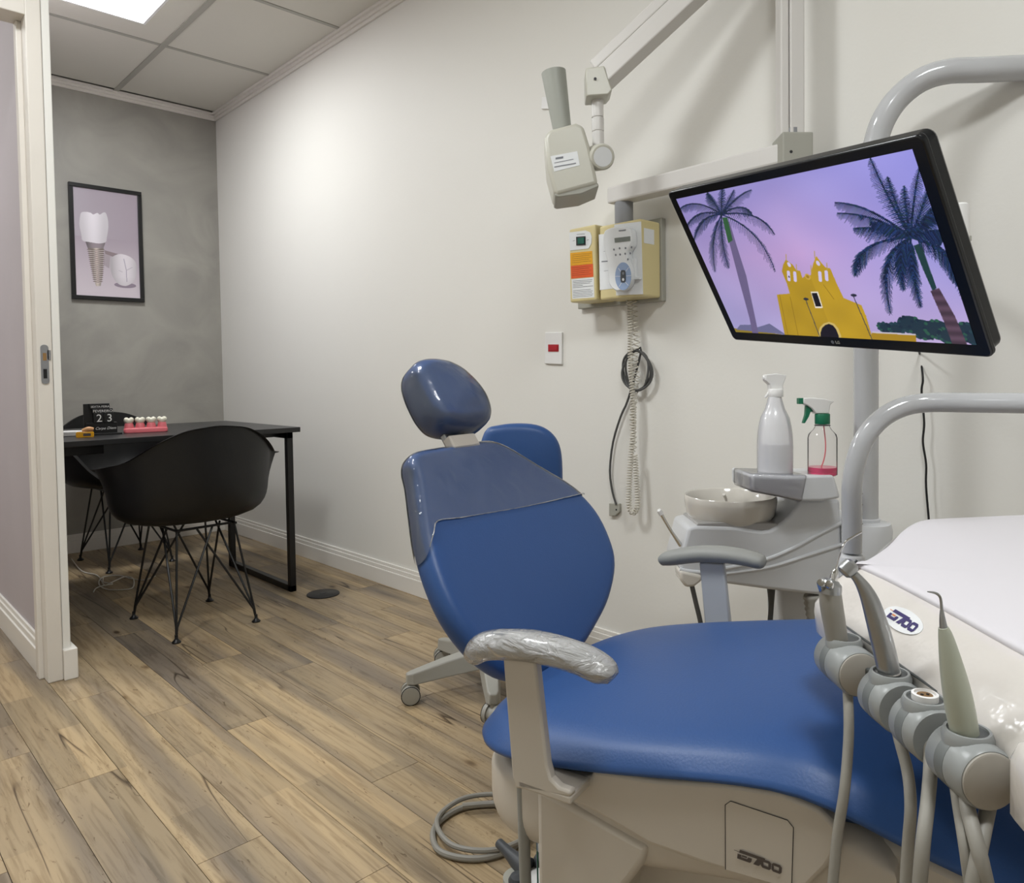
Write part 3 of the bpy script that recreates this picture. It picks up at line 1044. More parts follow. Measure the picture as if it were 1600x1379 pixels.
# ------------------------------------------------------------------ wall fittings
def wallpoly(px, x, t, sm=0):
    P = [on(a, b, 0, x) for a, b in px]
    if sm:
        P = cr(P, sm, True)
    q = [(-p[1], p[2]) for p in P]
    return prism(q, A(x, 0, 0), A(0, -1, 0), A(0, 0, 1), A(-1, 0, 0), t)
t = thing('wall_switch', on(867, 544, 0, 0), 'white wall switch plate with a red rocker', 'switch')
mk('plate', *wallpoly([(854, 519), (880, 519), (880, 569), (853, 568)], 0, .008), M['white'], t, bevel=.002)
mk('rocker_frame', *wallpoly([(857, 538), (873, 538), (873, 549), (857, 549)], -.008, .002), M['red'], t)
mk('rocker', *wallpoly([(859, 540), (871, 540), (871, 547), (859, 547)], -.010, .002), M['red'], t, bevel=.0008)
t = thing('wall_plate', on(855, 160, 0, 0), 'small blank white wall plate partly behind the grey x-ray cone', 'wall plate')
mk('plate', *wallpoly([(849, 152), (872, 152), (872, 171), (848, 171)], 0, .008), M['white'], t, bevel=.002)
mk('screw', *lathe(on(866, 161, 0, -.008), (-1, 0, 0), [(.004, 0), (.004, .0012)], 10), M['plate'], t)
t = thing('cable_outlet', on(963, 796, 0, 0), 'small grey cable outlet low on the wall beneath the coiled cords', 'outlet')
mk('plate', *wallpoly([(955, 785), (971, 786), (971, 799), (965, 805), (955, 805)], 0, .012), M['plate'], t, bevel=.002)
mk('screw', *lathe(on(963, 796, 0, -.012), (-1, 0, 0), [(.003, 0), (.003, .001)], 10), M['ink'], t)

# ------------------------------------------------------------------ x-ray control box
z8 = lambda L_: [(860 + a / 8, 330 + b / 8) for a, b in L_]
t = thing('control_box', (0, -3.38, 1.32), 'beige wall box with hand controller mounted beside the small warning box', 'control box')
mk('back_plate', *box(-.022, 0, -3.468, -3.115, 1.196, 1.452), M['plate'], t, smooth=False, bevel=.003)
mk('housing', *box(-.12, -.022, -3.463, -3.300, 1.206, 1.437), M['beige'], t, smooth=False, bevel=.006)
mk('white_panel', *wallpoly(z8([(800, 168), (1135, 128), (1160, 1035), (825, 1050)]), -.12, .0012), M['label'], t, smooth=False)
mk('instruction_sticker', *wallpoly(z8([(607, 290), (800, 270), (822, 960), (620, 985)]), -.12, .0008), M['label'], t, smooth=False)
g = G()
for (x0, x1, y) in ((640, 770, 622), (670, 740, 745), (665, 735, 500)):
    g.add(wallpoly(z8([(x0, y), (x1, y - 10), (x1, y + (14 if y == 622 else 3) - 10), (x0, y + (14 if y == 622 else 3))]), -.1208, .0006))
g.obj('sticker_print', M['inkgrey'], t, smooth=False, kind='stuff')
mk('side_sticker', *obox(A(-.105, -3.4632, 1.365), A(.05, 0, 0), A(0, -.0008, 0), A(0, 0, .045)), M['label'], t, smooth=False)
hs = mk('hand_controller', *wallpoly(z8([(743, 290), (790, 235), (930, 205), (1050, 225), (1082, 290), (1085, 420), (1055, 480), (1030, 530), (1040, 620), (1070, 720), (1075, 850), (1020, 960), (930, 1005), (865, 985), (812, 920), (798, 800), (790, 650), (765, 560), (742, 420)]), -.1212, .030, sm=3), M['label'], t, bevel=.004, angle=50)
mk('display', *wallpoly(z8([(803, 335), (1000, 312), (1000, 370), (808, 392)]), -.1512, .0012), M['lcd'], hs, smooth=False)
mk('badge', *wallpoly(z8([(855, 236), (942, 226), (943, 242), (857, 252)]), -.1512, .001), M['inkgrey'], hs, smooth=False)
kp = lambda cx, cy, w, h, n=24: z8([(cx + w / 2 * math.cos(2 * math.pi * i / n), cy + h / 2 * math.sin(2 * math.pi * i / n)) for i in range(n)])
mk('keypad', *wallpoly(kp(912, 812, 200, 350), -.1512, .0012), M['keyblue'], hs)
g = G()
for (a, b) in (((812, 812), (880, 812)), ((945, 808), (1010, 804)), ((850, 710), (885, 760)), ((980, 700), (940, 755)), ((860, 940), (890, 890)), ((975, 925), (935, 885))):
    d = A(b[0] - a[0], b[1] - a[1])
    n_ = A(-d[1], d[0]) / np.linalg.norm(d) * 2.5
    g.add(wallpoly(z8([tuple(A(*a) + n_), tuple(A(*b) + n_), tuple(A(*b) - n_), tuple(A(*a) - n_)]), -.1524, .0005))
g.obj('keypad_lines', M['label'], hs, smooth=False)
mk('rocker', *wallpoly(z8([(882, 760), (895, 738), (920, 735), (938, 755), (942, 860), (928, 885), (900, 888), (882, 868)]), -.1524, .002, sm=2), M['rubber'], hs)
for (a, b) in ((910, 775), (910, 852)):
    mk('rocker_arrow', *wallpoly(kp(a, b, 26, 36, 10), -.1544, .0006), M['label'] if b > 800 else M['inkgrey'], hs)
for (a, b) in ((795, 478), (865, 462), (940, 460), (1015, 450), (818, 545), (872, 540), (936, 530), (1000, 525), (970, 600)):
    mk('button', *wallpoly(kp(a, b, 20, 28, 8), -.1512, .001), M['inkgrey'], hs)
mk('cradle', *wallpoly(z8([(1040, 600), (1085, 590), (1095, 820), (1140, 830), (1140, 850), (1060, 860)]), -.1212, .012), M['label'], t, bevel=.001)
t = thing('warning_box', (0, -3.22, 1.32), 'narrow beige wall box with yellow and orange warning stickers', 'switch box')
mk('housing', *box(-.12, -.022, -3.284, -3.170, 1.208, 1.447), M['beige'], t, smooth=False, bevel=.006)
mk('switch_panel', *wallpoly(z8([(238, 265), (440, 240), (500, 262), (520, 320), (515, 400), (480, 465), (250, 492)]), -.12, .0015), M['label'], t)
sw = mk('rocker_switch', *wallpoly(z8([(328, 320), (440, 312), (440, 420), (330, 428)]), -.1215, .003), M['ink'], t, smooth=False)
mk('rocker_key', *wallpoly(z8([(345, 335), (426, 328), (426, 402), (346, 410)]), -.1245, .002), M['greenled'], sw, smooth=False)
mk('yellow_sticker', *wallpoly(z8([(250, 522), (522, 495), (530, 655), (255, 682)]), -.12, .0008), M['yellow'], t, smooth=False)
mk('orange_sticker', *wallpoly(z8([(256, 684), (532, 657), (538, 818), (262, 842)]), -.12, .0008), M['orange'], t, smooth=False)
mk('white_sticker', *wallpoly(z8([(265, 850), (545, 825), (550, 1075), (275, 1095)]), -.12, .0008), M['label'], t, smooth=False)
g = G()
for i, (w) in enumerate((240, 235, 215, 120, 250, 0, 220, 245, 235, 250, 240)):
    if w:
        y = 872 + i * 20
        g.add(wallpoly(z8([(284, y), (284 + w, y - w * .09), (284 + w, y - w * .09 + 4), (284, y + 4)]), -.1208, .0004))
for i in range(5):
    for yy in (545, 705):
        y = yy + i * 24
        g.add(wallpoly(z8([(272, y), (510 - i % 2 * 25, y - 22), (510 - i % 2 * 25, y - 20), (272, y + 2)]), -.1208, .0004))
for (x0, x1, y) in ((330, 430, 288), (280, 305, 370), (455, 480, 360)):
    g.add(wallpoly(z8([(x0, y), (x1, y - 8), (x1, y - 4), (x0, y + 4)]), -.1215, .0004))
g.obj('sticker_text', M['ink'], t, smooth=False, kind='stuff')
wp = lambda L_, x=-.03: [on(a, b, 0, x) for a, b in L_]
tag(mk('coiled_cord', *coil(wp([(981, 458), (984, 480), (985, 520), (985, 560), (988, 610), (990, 660), (986, 710), (983, 760), (983, 790), (989, 801), (996, 790), (995, 755), (992, 710)], -.05), .0075, .0020, 105), M['coilcord'], angle=80),
    'ivory coiled cord hanging from the hand controller', 'cord')
tag(mk('coiled_cord', *coil(wp([(990, 470), (992, 500), (995, 530), (992, 560), (994, 590), (991, 620), (989, 650), (990, 705)], -.035), .0095, .0019, 30), M['coilcord'], angle=80),
    'looser stretched ivory cord hanging behind the tighter coiled cord', 'cord')
lp = []
for i in range(49):
    a = 2 * math.pi * i / 16 - 1.4
    k = 1 + .10 * math.sin(i * .55)
    p_ = on(993 + 21 * math.cos(a) * k + i * .08, 579 + 31 * math.sin(a), 0, -.03)
    lp.append(p_ + A(-.004 * math.sin(i), 0, 0))
lp += wp([(982, 622), (970, 650), (958, 690), (953, 735), (957, 768), (963, 788)], -.012)
tag(mk('grey_cable', *tube(lp, .0038, n=8, sm=3), M['hosedk']), 'grey cable tied in a loop on the wall running down to the small outlet', 'cable')

# ------------------------------------------------------------------ x-ray arm
t = thing('xray_arm', (-.02, -3.35, 1.46), 'white jointed wall arm carrying the grey dental x-ray head', 'x-ray arm')
po = on(975, 340, 0, -.075)
mk('post', *lathe(po, (0, 0, 1), [(.029, -.03), (.029, .055)], 24), M['seat_under'], t)
je = on(1238, 275, 0, -.09)
JD = float((je - CAMP) @ FF)
ps = on(958, 319, 0, -.075)
ps[2] = po[2] + .072
d = je - ps
d[2] = 0
L_ = np.linalg.norm(d)
d /= L_
n_ = A(-d[1], d[0], 0)
mk('bracket_arm', *obox(ps - n_ * .03 - A(0, 0, .026), d * (L_ + .03), n_ * .06, A(0, 0, .052)), M['arm'], t, smooth=False, bevel=.006)
jb = ps + d * L_
def boxat(c, ax, ay, az):
    return obox(c - ax / 2 - ay / 2 - az / 2, ax, ay, az)
def beam(name, p0, p1, w, th, side):
    d_ = p1 - p0
    n1 = side - d_ * (side @ d_) / (d_ @ d_)
    n1 /= np.linalg.norm(n1)
    n2 = np.cross(d_ / np.linalg.norm(d_), n1)
    o_ = mk(name, *obox(p0 - n1 * w * .5 - n2 * th / 2, d_, n1 * w * .36, n2 * th), M['arm'], t, smooth=False, bevel=.004)
    mk('cover_channel', *obox(p0 - n1 * w * .12 - n2 * th * .58, d_, n1 * w * .62, n2 * th * 1.16), M['arm'], o_, smooth=False, bevel=.004)
mk('joint_block', *boxat(at(1238, 262, JD), RR * .078, FF * .085, A(0, 0, .155)), M['plate'], t, smooth=False, bevel=.004)
mk('screw', *lathe(at(1236, 237, JD - .043), -FF, [(.004, 0), (.004, .001)], 10), M['ink'], t)
mk('joint_pin', *lathe(A(jb[0], jb[1], jb[2]), (0, 0, 1), [(.024, -.02), (.024, .06)], 20), M['seat_under'], t)
e0 = at(1234, 225, JD)
e1 = e0 + A(0, 0, .62)
beam('lower_beam', e0, e1, .060, .045, RR)
q0 = at(938, 118, 2.1)
beam('upper_beam', q0, e1 + A(0, 0, .0), .085, .05, -UU)
mk('elbow', *boxat(e1, RR * .10, FF * .08, A(0, 0, .10)), M['plate'], t, smooth=False, bevel=.006)
mk('wrist_block', *pprism([(915, 106), (944, 102), (957, 140), (950, 148), (916, 150)], 2.06, .07), M['xray'], t, bevel=.004)
mk('screw', *lathe(at(930, 123, 2.058), -FF, [(.004, 0), (.004, .001)], 10), M['ink'], t)
g = G()
pt, pb = at(933, 148, 2.1), at(935, 232, 2.1)
ax = pb - pt
l_ = np.linalg.norm(ax)
mk('drop_tube', *lathe(pt, ax, [(.0175, 0), (.0165, l_ * .42), (.014, l_ * .43), (.0175, l_ * .45), (.017, l_ * .68), (.0150, l_ * .69), (.0165, l_ * .7), (.0165, l_)], 24), M['arm'], t)
mk('swivel', *lathe(at(925, 248, 2.13), at(942, 245, 2.03) - at(925, 248, 2.13), [(.024, -.02), (.033, 0), (.035, .03), (.035, .10), (.031, .106), (0, .107)], 32), M['xray'], t)
mk('swivel_label', *lathe(at(942, 245, 2.03), at(942, 245, 2.03) - at(925, 248, 2.13), [(.026, 0), (.026, .0012)], 24), M['label'], t)
hd = mk('tube_head', *pprism([(851, 214), (858, 202), (900, 191), (912, 196), (922, 228), (935, 287), (872, 304), (866, 303), (855, 262)], 2.03, .14), M['xray'], t, bevel=.012, seg=3)
mk('end_cap', *pprism([(867, 301), (934, 285), (936, 291), (908, 303), (872, 308), (867, 306)], 2.035, .13), M['plate'], t, bevel=.003)
g = G()
g.add(pprism([(860, 244), (902, 236), (906, 258), (866, 268)], 2.0292, .0012))
st = g.obj('sticker', M['label'], t, smooth=False)
g = G()
for (x0, y0, x1, y1, w) in ((868, 246, 880, 244, 3), (866, 254, 896, 248, .8), (866, 260, 900, 254, 1.6)):
    g.add(pprism([(x0, y0), (x1, y1), (x1, y1 + w), (x0, y0 + w)], 2.0285, .0008))
g.obj('print', M['inkgrey'], st, smooth=False)
cb, ct = at(879, 206, 2.10), at(865, 113, 2.10)
l_ = np.linalg.norm(ct - cb)
mk('cone', *lathe(cb, ct - cb, [(.0255, 0), (.0265, .02), (.0345, l_), (.0315, l_), (.023, .02), (0, .02)], 36), M['cone'], t)

# ------------------------------------------------------------------ monitor
MC = A(-.78212568, -4.29654924, 1.14630738)
MU = A(-.33282, -.93847028, -.09221921)
MV = A(-.53520594, .10747356, .83785681)
MU /= np.linalg.norm(MU)
MN = np.cross(MU, MV)
MN /= np.linalg.norm(MN)
t = thing('monitor', MC, 'black monitor showing palms and a yellow church', 'monitor')
mk('back_shell', *prism(rrect(.524, .316, .014), MC - MN * .030, MU, MV, MN, .026), M['pcblack'], t, bevel=.004)
mk('bezel', *prism(rrect(.53, .32, .010), MC - MN * .010, MU, MV, MN, .010), M['pcblack'], t, bevel=.0025)
mk('rear_bulge', *prism(rrect(.30, .17, .02, cx=.04), MC - MN * .06, MU, MV, MN, .025), M['pcblack'], t, bevel=.006)
PW_, PH_ = 960, 560
pic = Pic(PW_, PH_)
hm = hom([(97, 370), (1113, 172), (1377, 986), (378, 935)], PW_, PH_)
gx, gy = pic.X / PW_, pic.Y / PH_
TL, TM, TR_, ML_, MM, MR, BL_, BM, BR_ = [np.array(c8(s)) for s in ('8f86c4', '9d94d2', '9a97e6', 'a695c8', 'c3a2d6', '9c9ae0', 'a49fcf', 'b3a5d6', 'c3acd9')]
def row(a, b, c):
    u = gx[..., None]
    return np.where(u < .5, a + (b - a) * u * 2, b + (c - b) * (u - .5) * 2)
v_ = gy[..., None]
r0, r1_, r2_ = row(TL, TM, TR_), row(ML_, MM, MR), row(BL_, BM, BR_)
v2 = np.clip(v_, 0, 1)
pic.a = np.where(v2 < .45, r0 + (r1_ - r0) * (v2 / .45), r1_ + (r2_ - r1_) * ((v2 - .45) / .55))
cl = .012 * np.sin(gx * 9 + gy * 5 + 2 * np.sin(gy * 7)) + .006 * np.sin(gx * 23 - gy * 11)
pic.a = np.clip(pic.a + cl[..., None], 0, 1)
for (a, b, s_) in (((600, 250), (560, 350), 10), ((905, 270), (870, 330), 12)):
    (x0, y0), (x1, y1) = hm(*a), hm(*b)
    for k in range(3):
        pass
rg = random.Random(5)
def frond(c, e, bend, n=44, ln=50, cols=('1a2440', '22305a', '182a38'), w=2.2, droop=1.):
    c, e = A(*c), A(*e)
    mid = (c + e) / 2 + A(*bend)
    prev = None
    for i in range(n + 1):
        s = i / n
        p_ = c * (1 - s) ** 2 + mid * 2 * s * (1 - s) + e * s * s
        d_ = (mid - c) * 2 * (1 - s) + (e - mid) * 2 * s
        d_ = d_ / (np.linalg.norm(d_) + 1e-6)
        nn = A(-d_[1], d_[0])
        if prev is not None:
            pic.line([hm(*prev), hm(*p_)], c8(rg.choice(cols)), w * (1.2 - .6 * s))
        prev = p_
        if s > .06:
            l_ = ln * (math.sin(math.pi * min(1, s * .85 + .12)) ** .7) * rg.uniform(.7, 1.15)
            for sg in (-1, 1):
                q = p_ + (nn * sg * .75 + d_ * .75) * l_ * .62 + A(0, 1) * l_ * .42 * droop
                pic.line([hm(*p_), hm(*q)], c8(rg.choice(cols)), 1.25, .45)
# church and ground
ch_y = c8('bf9a22')
pic.poly(HP([(360, 918), (600, 948), (600, 1000), (360, 1000)]), c8('8f7a2a'))
pic.poly(HP([(395, 905), (440, 905), (470, 915), (520, 900), (590, 945), (380, 925)]), c8('6a6a90'))
for (a, b, r_) in ((1000, 915, 22), (1050, 920, 26), (1110, 905, 40), (1160, 925, 45), (1220, 925, 42), (1270, 950, 36), (1340, 935, 40), (1370, 960, 30)):
    x_, y_ = hm(a, b)
    pic.disc(x_, y_, r_ * 1.0, r_ * .75, c8('1f3340'))
    for k in range(26):
        aa = rg.uniform(0, 6.28)
        pic.disc(x_ + math.cos(aa) * r_ * .95, y_ + math.sin(aa) * r_ * .7, 6, 5, c8(rg.choice(['24404a', '1a2a3c', '2c5a48'])))
pic.poly(HP([(950, 932), (1130, 942), (1135, 1010), (940, 1010)]), c8('a8841e'))
pic.poly(HP([(950, 932), (1130, 942), (1130, 948), (950, 938)]), c8('c9c0cc'))
church = [(548, 780), (603, 776), (590, 735), (567, 683), (572, 655), (583, 633), (597, 645), (612, 655), (628, 678), (645, 682), (655, 712), (672, 698), (690, 700), (693, 680), (700, 650), (712, 620), (735, 650), (752, 668), (772, 672), (800, 735), (830, 795), (905, 825), (925, 870), (968, 1010), (600, 1010)]
pic.poly(HP(church), ch_y, lambda X, Y: .93 + .03 * np.sin(X / 31) * np.sin(Y / 23) + .05 * (X > 480))
for a, b in (((605, 790), (650, 980)), ((560, 783), (600, 950)), ((745, 740), (790, 800))):
    pic.line(HP([a, b]), c8('8f6f16'), 1.2)
for a in ((597, 700), (624, 703), (730, 703), (757, 700)):
    for k in range(12):
        pic.disc(*hm(a[0] - 2 + k * .3, a[1] - 14 + k * 3), 6.5, 5, c8('cfc4ea'))
for a in ((597, 655), (720, 650)):
    pic.disc(*hm(*a), 7, 9, c8('cfc4ea'))
pic.disc(*hm(598, 706), 3, 4, c8('3a3040'))
pic.disc(*hm(677, 706), 11, 11, c8('c8a24a'))
pic.disc(*hm(677, 706), 6, 6, c8('a07c20'))
for a in ((583, 612), (628, 655), (704, 600), (757, 650), (690, 660)):
    pic.line(HP([(a[0], a[1]), (a[0] + 2, a[1] + 28)]), c8('b39a5a'), 1.6)
pic.poly(HP([(691, 768), (722, 768), (744, 836), (712, 836)]), c8('e8dfd0'))
pic.poly(HP([(695, 774), (718, 774), (738, 830), (714, 830)]), c8('141018'))
arch = [(728, 1010), (728, 935), (733, 915), (748, 900), (770, 893), (792, 900), (810, 920), (822, 950), (828, 1010)]
pic.poly(HP(arch), c8('cfb56a'))
pic.poly(HP([(736, 1010), (736, 938), (742, 918), (755, 906), (770, 901), (788, 908), (802, 925), (812, 950), (818, 1010)]), c8('15101c'))
for a, b in (((672, 805), (740, 970)), ((872, 790), (955, 975))):
    pic.line(HP([a, b]), c8('3b3a48'), 1.6)
    pic.disc(*hm(a[0], a[1] - 6), 11, 5, c8('2a2c3a'))
# palms
pic.poly(HP([(312, 470), (335, 470), (365, 560), (415, 700), (462, 890), (488, 1000), (462, 1000), (435, 880), (385, 720), (340, 570)]), c8('6a5f86'))
pic.poly(HP([(303, 452), (325, 452), (352, 550), (333, 562)]), c8('2f5a3a'))
for e, b in (((115, 415), (-30, -70)), ((150, 490), (-30, -60)), ((185, 545), (-30, -60)), ((280, 680), (-40, -20)), ((338, 665), (-20, 10)), ((530, 525), (40, -70)), ((430, 440), (20, -60)), ((537, 680), (50, -60)), ((235, 345), (-10, -20)), ((425, 335), (0, -30)), ((300, 320), (-5, -5)), ((350, 335), (0, 0))):
    frond((300, 440), e, b, n=34, ln=42, w=2.4)
pic.poly(HP([(1120, 580), (1150, 570), (1215, 755), (1200, 770), (1160, 680)]), c8('203c3c'))
pic.poly(HP([(1190, 768), (1225, 755), (1290, 870), (1350, 1010), (1290, 1010), (1240, 880)]), c8('5b4556'), lambda X, Y: .9 + .15 * np.sin(Y / 5))
for e, b in (((935, 205), (-30, -30)), ((1010, 290), (-20, -20)), ((1145, 245), (-10, -10)), ((1185, 330), (10, -10)), ((790, 395), (-20, -70)), ((800, 440), (0, -50)), ((870, 505), (-10, -30)), ((880, 700), (-120, -70)), ((1025, 855), (-100, -90)), ((1150, 830), (-30, -50)), ((1080, 760), (-50, -60)), ((1240, 560), (40, -50)), ((1300, 740), (90, -60)), ((1210, 450), (20, -20)), ((1330, 800), (110, -60)), ((940, 480), (-10, -30)), ((1080, 330), (-10, 0)), ((1235, 520), (20, -20)), ((1200, 420), (10, -10))):
    frond((1108, 545), e, b, n=52, ln=66, cols=('141f3c', '1c2c55', '16303a', '0f1630', '22386a'), w=3)
print_on('screen', pic, MC - MU * .2455 + MV * .1445 + MN * .0006, MC + MU * .247 + MV * .1445 + MN * .0006, MC - MU * .2455 - MV * .140 + MN * .0006, t, print_mat('lit_screen', .95, .25, .5), down=2)
text_on('maker_mark', 'LG', MC - MU * .002 - MV * .1525 + MN * .0004, MU, MV, .0075, M['plate'], t, bold=.0001)
mk('maker_dot', *lathe(MC - MU * .008 - MV * .1500 + MN * .0002, MN, [(.0032, 0), (.0032, .0004)], 14), M['inkgrey'], t)
js = MC - MN * .085 + MU * .17 + MV * .01
mk('mount_joint', *lathe(at(1500, 346, 1.22), UU, [(.012, -.032), (.014, -.03), (.014, .026), (.010, .029), (0, .03)], 24), M['white'], t)
mk('mount_foot', *boxat(at(1507, 374, 1.22), RR * .012, FF * .02, UU * .008), M['plate'], t, smooth=False)
mk('mount_arm', *tube([MC - MN * .06 + MU * .02, MC - MN * .12 + MU * .03, at(1380, 330, 1.5), at(1356, 330, 1.66)], .016, n=14), M['tube'], t)
tag(mk('monitor_cable', *tube([at(1425, 530, 1.4)] + wp([(1436, 548), (1442, 590), (1440, 612), (1444, 660), (1442, 690), (1447, 725), (1447, 760), (1452, 822), (1454, 870)], -.02), .0025, n=6), M['black']),
    'thin black cable hanging down the wall beneath the monitor', 'cable')

# ------------------------------------------------------------------ cuspidor unit and light column
t = thing('cuspidor_unit', at(1250, 1050, 1.8) * A(1, 1, 0), 'pale grey dental cuspidor unit with round column', 'dental unit')
body = [(1075, 824), (1088, 821), (1150, 823), (1190, 829), (1203, 827), (1215, 821), (1226, 813), (1236, 803), (1244, 793), (1250, 780), (1313, 780), (1317, 935), (1280, 930), (1200, 921), (1135, 912), (1098, 905), (1064, 893), (1061, 880)]
mk('body', *pprism(body, 1.70, .17), M['unit'], t, bevel=.008, seg=3)
mk('deck', *pprism([(1090, 817), (1150, 815), (1215, 818), (1222, 824), (1205, 830), (1150, 826), (1088, 823)], 1.705, .16), M['unitdark'], t, bevel=.002)
for P in ([(1130, 888), (1190, 876), (1240, 856), (1280, 834), (1316, 816)], [(1132, 896), (1200, 886), (1260, 868), (1316, 850)], [(1062, 889), (1075, 892), (1098, 894)]):
    mk('raised_rib', *tube([at(a, b, 1.70) for a, b in P], .0045, n=8), M['unit'], t)
sh = mk('upper_shelf', *pprism([(1174, 741), (1240, 743), (1303, 742), (1309, 760), (1314, 778), (1285, 783), (1255, 783), (1215, 774), (1175, 766)], 1.64, .17), M['unit'], t, bevel=.006, seg=3)
g = G()
g.add(pprism([(1172, 739.5), (1240, 741.5), (1262, 742), (1254, 784), (1215, 776), (1172, 768)], 1.635, .14))
g.obj('plastic_wrap', M['film3'], sh, bevel=.005)
ba = at(1141, 823, 1.80)
mk('bowl', *lathe(ba, (0, 0, 1), [(.05, -.002), (.072, .003), (.092, .016), (.104, .036), (.1085, .062), (.1085, .076), (.106, .079), (.1015, .076), (.100, .05), (.085, .022), (.04, .012), (0, .011)], 64), M['ceramic'], t, angle=60)
mk('spout', *tube([at(1136, 800, 1.88), at(1135, 782, 1.88), at(1131, 772, 1.86)], .004, n=8), M['ceramic'], t)
mk('hose_outlet', *pprism([(1062, 891), (1098, 899), (1097, 908), (1085, 917), (1072, 918), (1064, 908)], 1.69, .07), M['ceramic'], t, bevel=.008, seg=3)
colb = at(1353, 812, 1.70)
ct_ = colb + A(0, 0, .86)
arc = [colb, colb + A(0, 0, .3), colb + A(0, 0, .6), at(1362, 270, 1.70), at(1368, 225, 1.70), at(1380, 188, 1.69), at(1403, 154, 1.68), at(1438, 126, 1.66), at(1480, 112, 1.64), at(1540, 109, 1.62), at(1650, 104, 1.58), at(1760, 100, 1.40)]
mk('light_column', *tube(arc, .0265, n=28, sm=8), M['tube'], t)
mk('column_base', *lathe(colb - A(0, 0, .002), (0, 0, 1), [(.052, -.09), (.056, -.02), (.052, -.004), (.030, 0), (.031, .006), (.0275, .008)], 32), M['unit'], t, angle=60)
mk('rear_body', *pprism([(1300, 806), (1372, 806), (1385, 815), (1392, 845), (1386, 905), (1300, 945)], 1.78, .12), M['unit'], t, bevel=.02, seg=4)
mk('pedestal', *pprism([(1215, 915), (1385, 895), (1380, 1240), (1230, 1235)], 1.84, .1), M['unit'], t, bevel=.01)
mk('corrugated_hose', *lathe(at(1272, 928, 1.72), at(1300, 1100, 1.72) - at(1272, 928, 1.72), [(.026 if i % 2 else .0225, i * .0065) for i in range(36)], 20), M['hose'], t, angle=80)
hm_ = [(.0, 0)]
mk('suction_hose', *tube([at(a, b, 1.70) for a, b in [(1081, 914), (1087, 940), (1095, 975), (1100, 1020), (1110, 1080), (1150, 1120), (1210, 1100), (1230, 1050)]], .0055, n=8), M['hosedk'], t)
mk('water_hose', *tube([at(a, b, 1.74) for a, b in [(1205, 918), (1205, 945), (1203, 975), (1201, 1010), (1205, 1080)]], [.010, .0065, .0065, .009, .007], n=8), M['hosedk'], t)
t2 = thing('saliva_ejector', at(1062, 850, 1.72), 'thin silver saliva ejector rod beside the white bowl', 'dental tool')
mk('rod', *tube([at(1031, 799, 1.72), at(1046, 825, 1.72), at(1064, 852, 1.72)], [.004, .0035, .005], n=8), M['chrome'], t2)
mk('tip', *lathe(at(1031, 799, 1.72), at(1028, 794, 1.72) - at(1031, 799, 1.72), [(.006, -.008), (.006, .003), (.003, .006)], 12), M['white'], t2)

# bottles
def bottle(base_px, d, rows, name, m_, parent, base=None):
    b = at(*base_px, d) if base is None else base
    s_ = d / 1168.
    prof = [(r_ * s_, (base_px[1] - y) * s_) for (y, r_) in rows]
    return mk(name, *lathe(b, (0, 0, 1), prof, 32), m_, parent, angle=50), b
D1 = 1.70
t = thing('spray_bottle', at(1211, 742, D1), 'tall milky white spray bottle with white trigger', 'spray bottle')
bottle((1211, 742), D1, [(741.8, 24), (740, 26.8), (720, 27.3), (695, 27.3), (680, 26.6), (665, 24.8), (652, 22), (644, 18), (638, 15), (630, 12.8), (620, 10)], 'bottle', M['milky'], t)
bottle((1211, 742), D1, [(740, 25.4), (715, 26), (697, 26), (693, 25.5)], 'liquid', M['milkyfill'], t)
bottle((1214, 742), D1, [(620, 10.5), (619, 11), (608, 11), (607, 10)], 'collar', M['white'], t, base=at(1213, 742, D1))
mk('spray_head', *pprism([(1196, 585), (1213, 583), (1229, 586), (1228, 591), (1224, 601), (1224, 608), (1204, 608), (1203, 600), (1196, 594)], D1 - .012, .024), M['white'], t, bevel=.002)
mk('trigger', *tube([at(1203, 600, D1), at(1202, 612, D1), at(1195, 621, D1)], [.004, .0035, .0025], n=8), M['white'], t)
mk('nozzle', *lathe(at(1197, 590, D1), -RR, [(.0065, 0), (.0065, .006), (.004, .008)], 14), M['white'], t)
D2 = 1.68
t = thing('spray_bottle', at(1285, 742, D2), 'small clear spray bottle of pink liquid with green trigger', 'spray bottle')
bottle((1285, 742), D2, [(742, 20), (740.5, 22), (684, 22), (678, 20.5), (671, 14), (666, 11), (662, 10.5)], 'bottle', M['clearpl'], t)
bottle((1285, 742), D2, [(741.8, 19.5), (740, 21), (738, 21.2), (737, 20.6), (735.5, 21.3), (729, 21.3)], 'liquid', M['pinkliq'], t)
bottle((1285, 742), D2, [(664.5, 12), (663.5, 12)], 'neck_ring', M['hosedk'], t)
bottle((1285, 742), D2, [(662, 11), (661, 11.4), (647, 11.4), (646, 10.6)], 'collar', M['green'], t)
mk('dip_tube', *tube([at(1287, 664, D2), at(1290, 695, D2), at(1288, 715, D2), at(1283, 730, D2)], .0016, n=6), M['gum'], t)
mk('spray_head', *pprism([(1256, 621.5), (1270, 621), (1290, 623), (1304, 627), (1298, 632), (1296, 646), (1275, 646), (1269, 638), (1262, 633), (1256, 630)], D2 - .012, .024), M['white'], t, bevel=.002)
mk('nozzle', *pprism([(1248.5, 621.5), (1256, 621.5), (1256, 631), (1248.5, 631)], D2 - .008, .016), M['green'], t, bevel=.001)
mk('trigger', *pprism([(1260, 633), (1268, 637), (1275, 643), (1267, 643), (1264, 651), (1258, 661), (1255, 661), (1259, 648)], D2 - .006, .012), M['green'], t, bevel=.001)

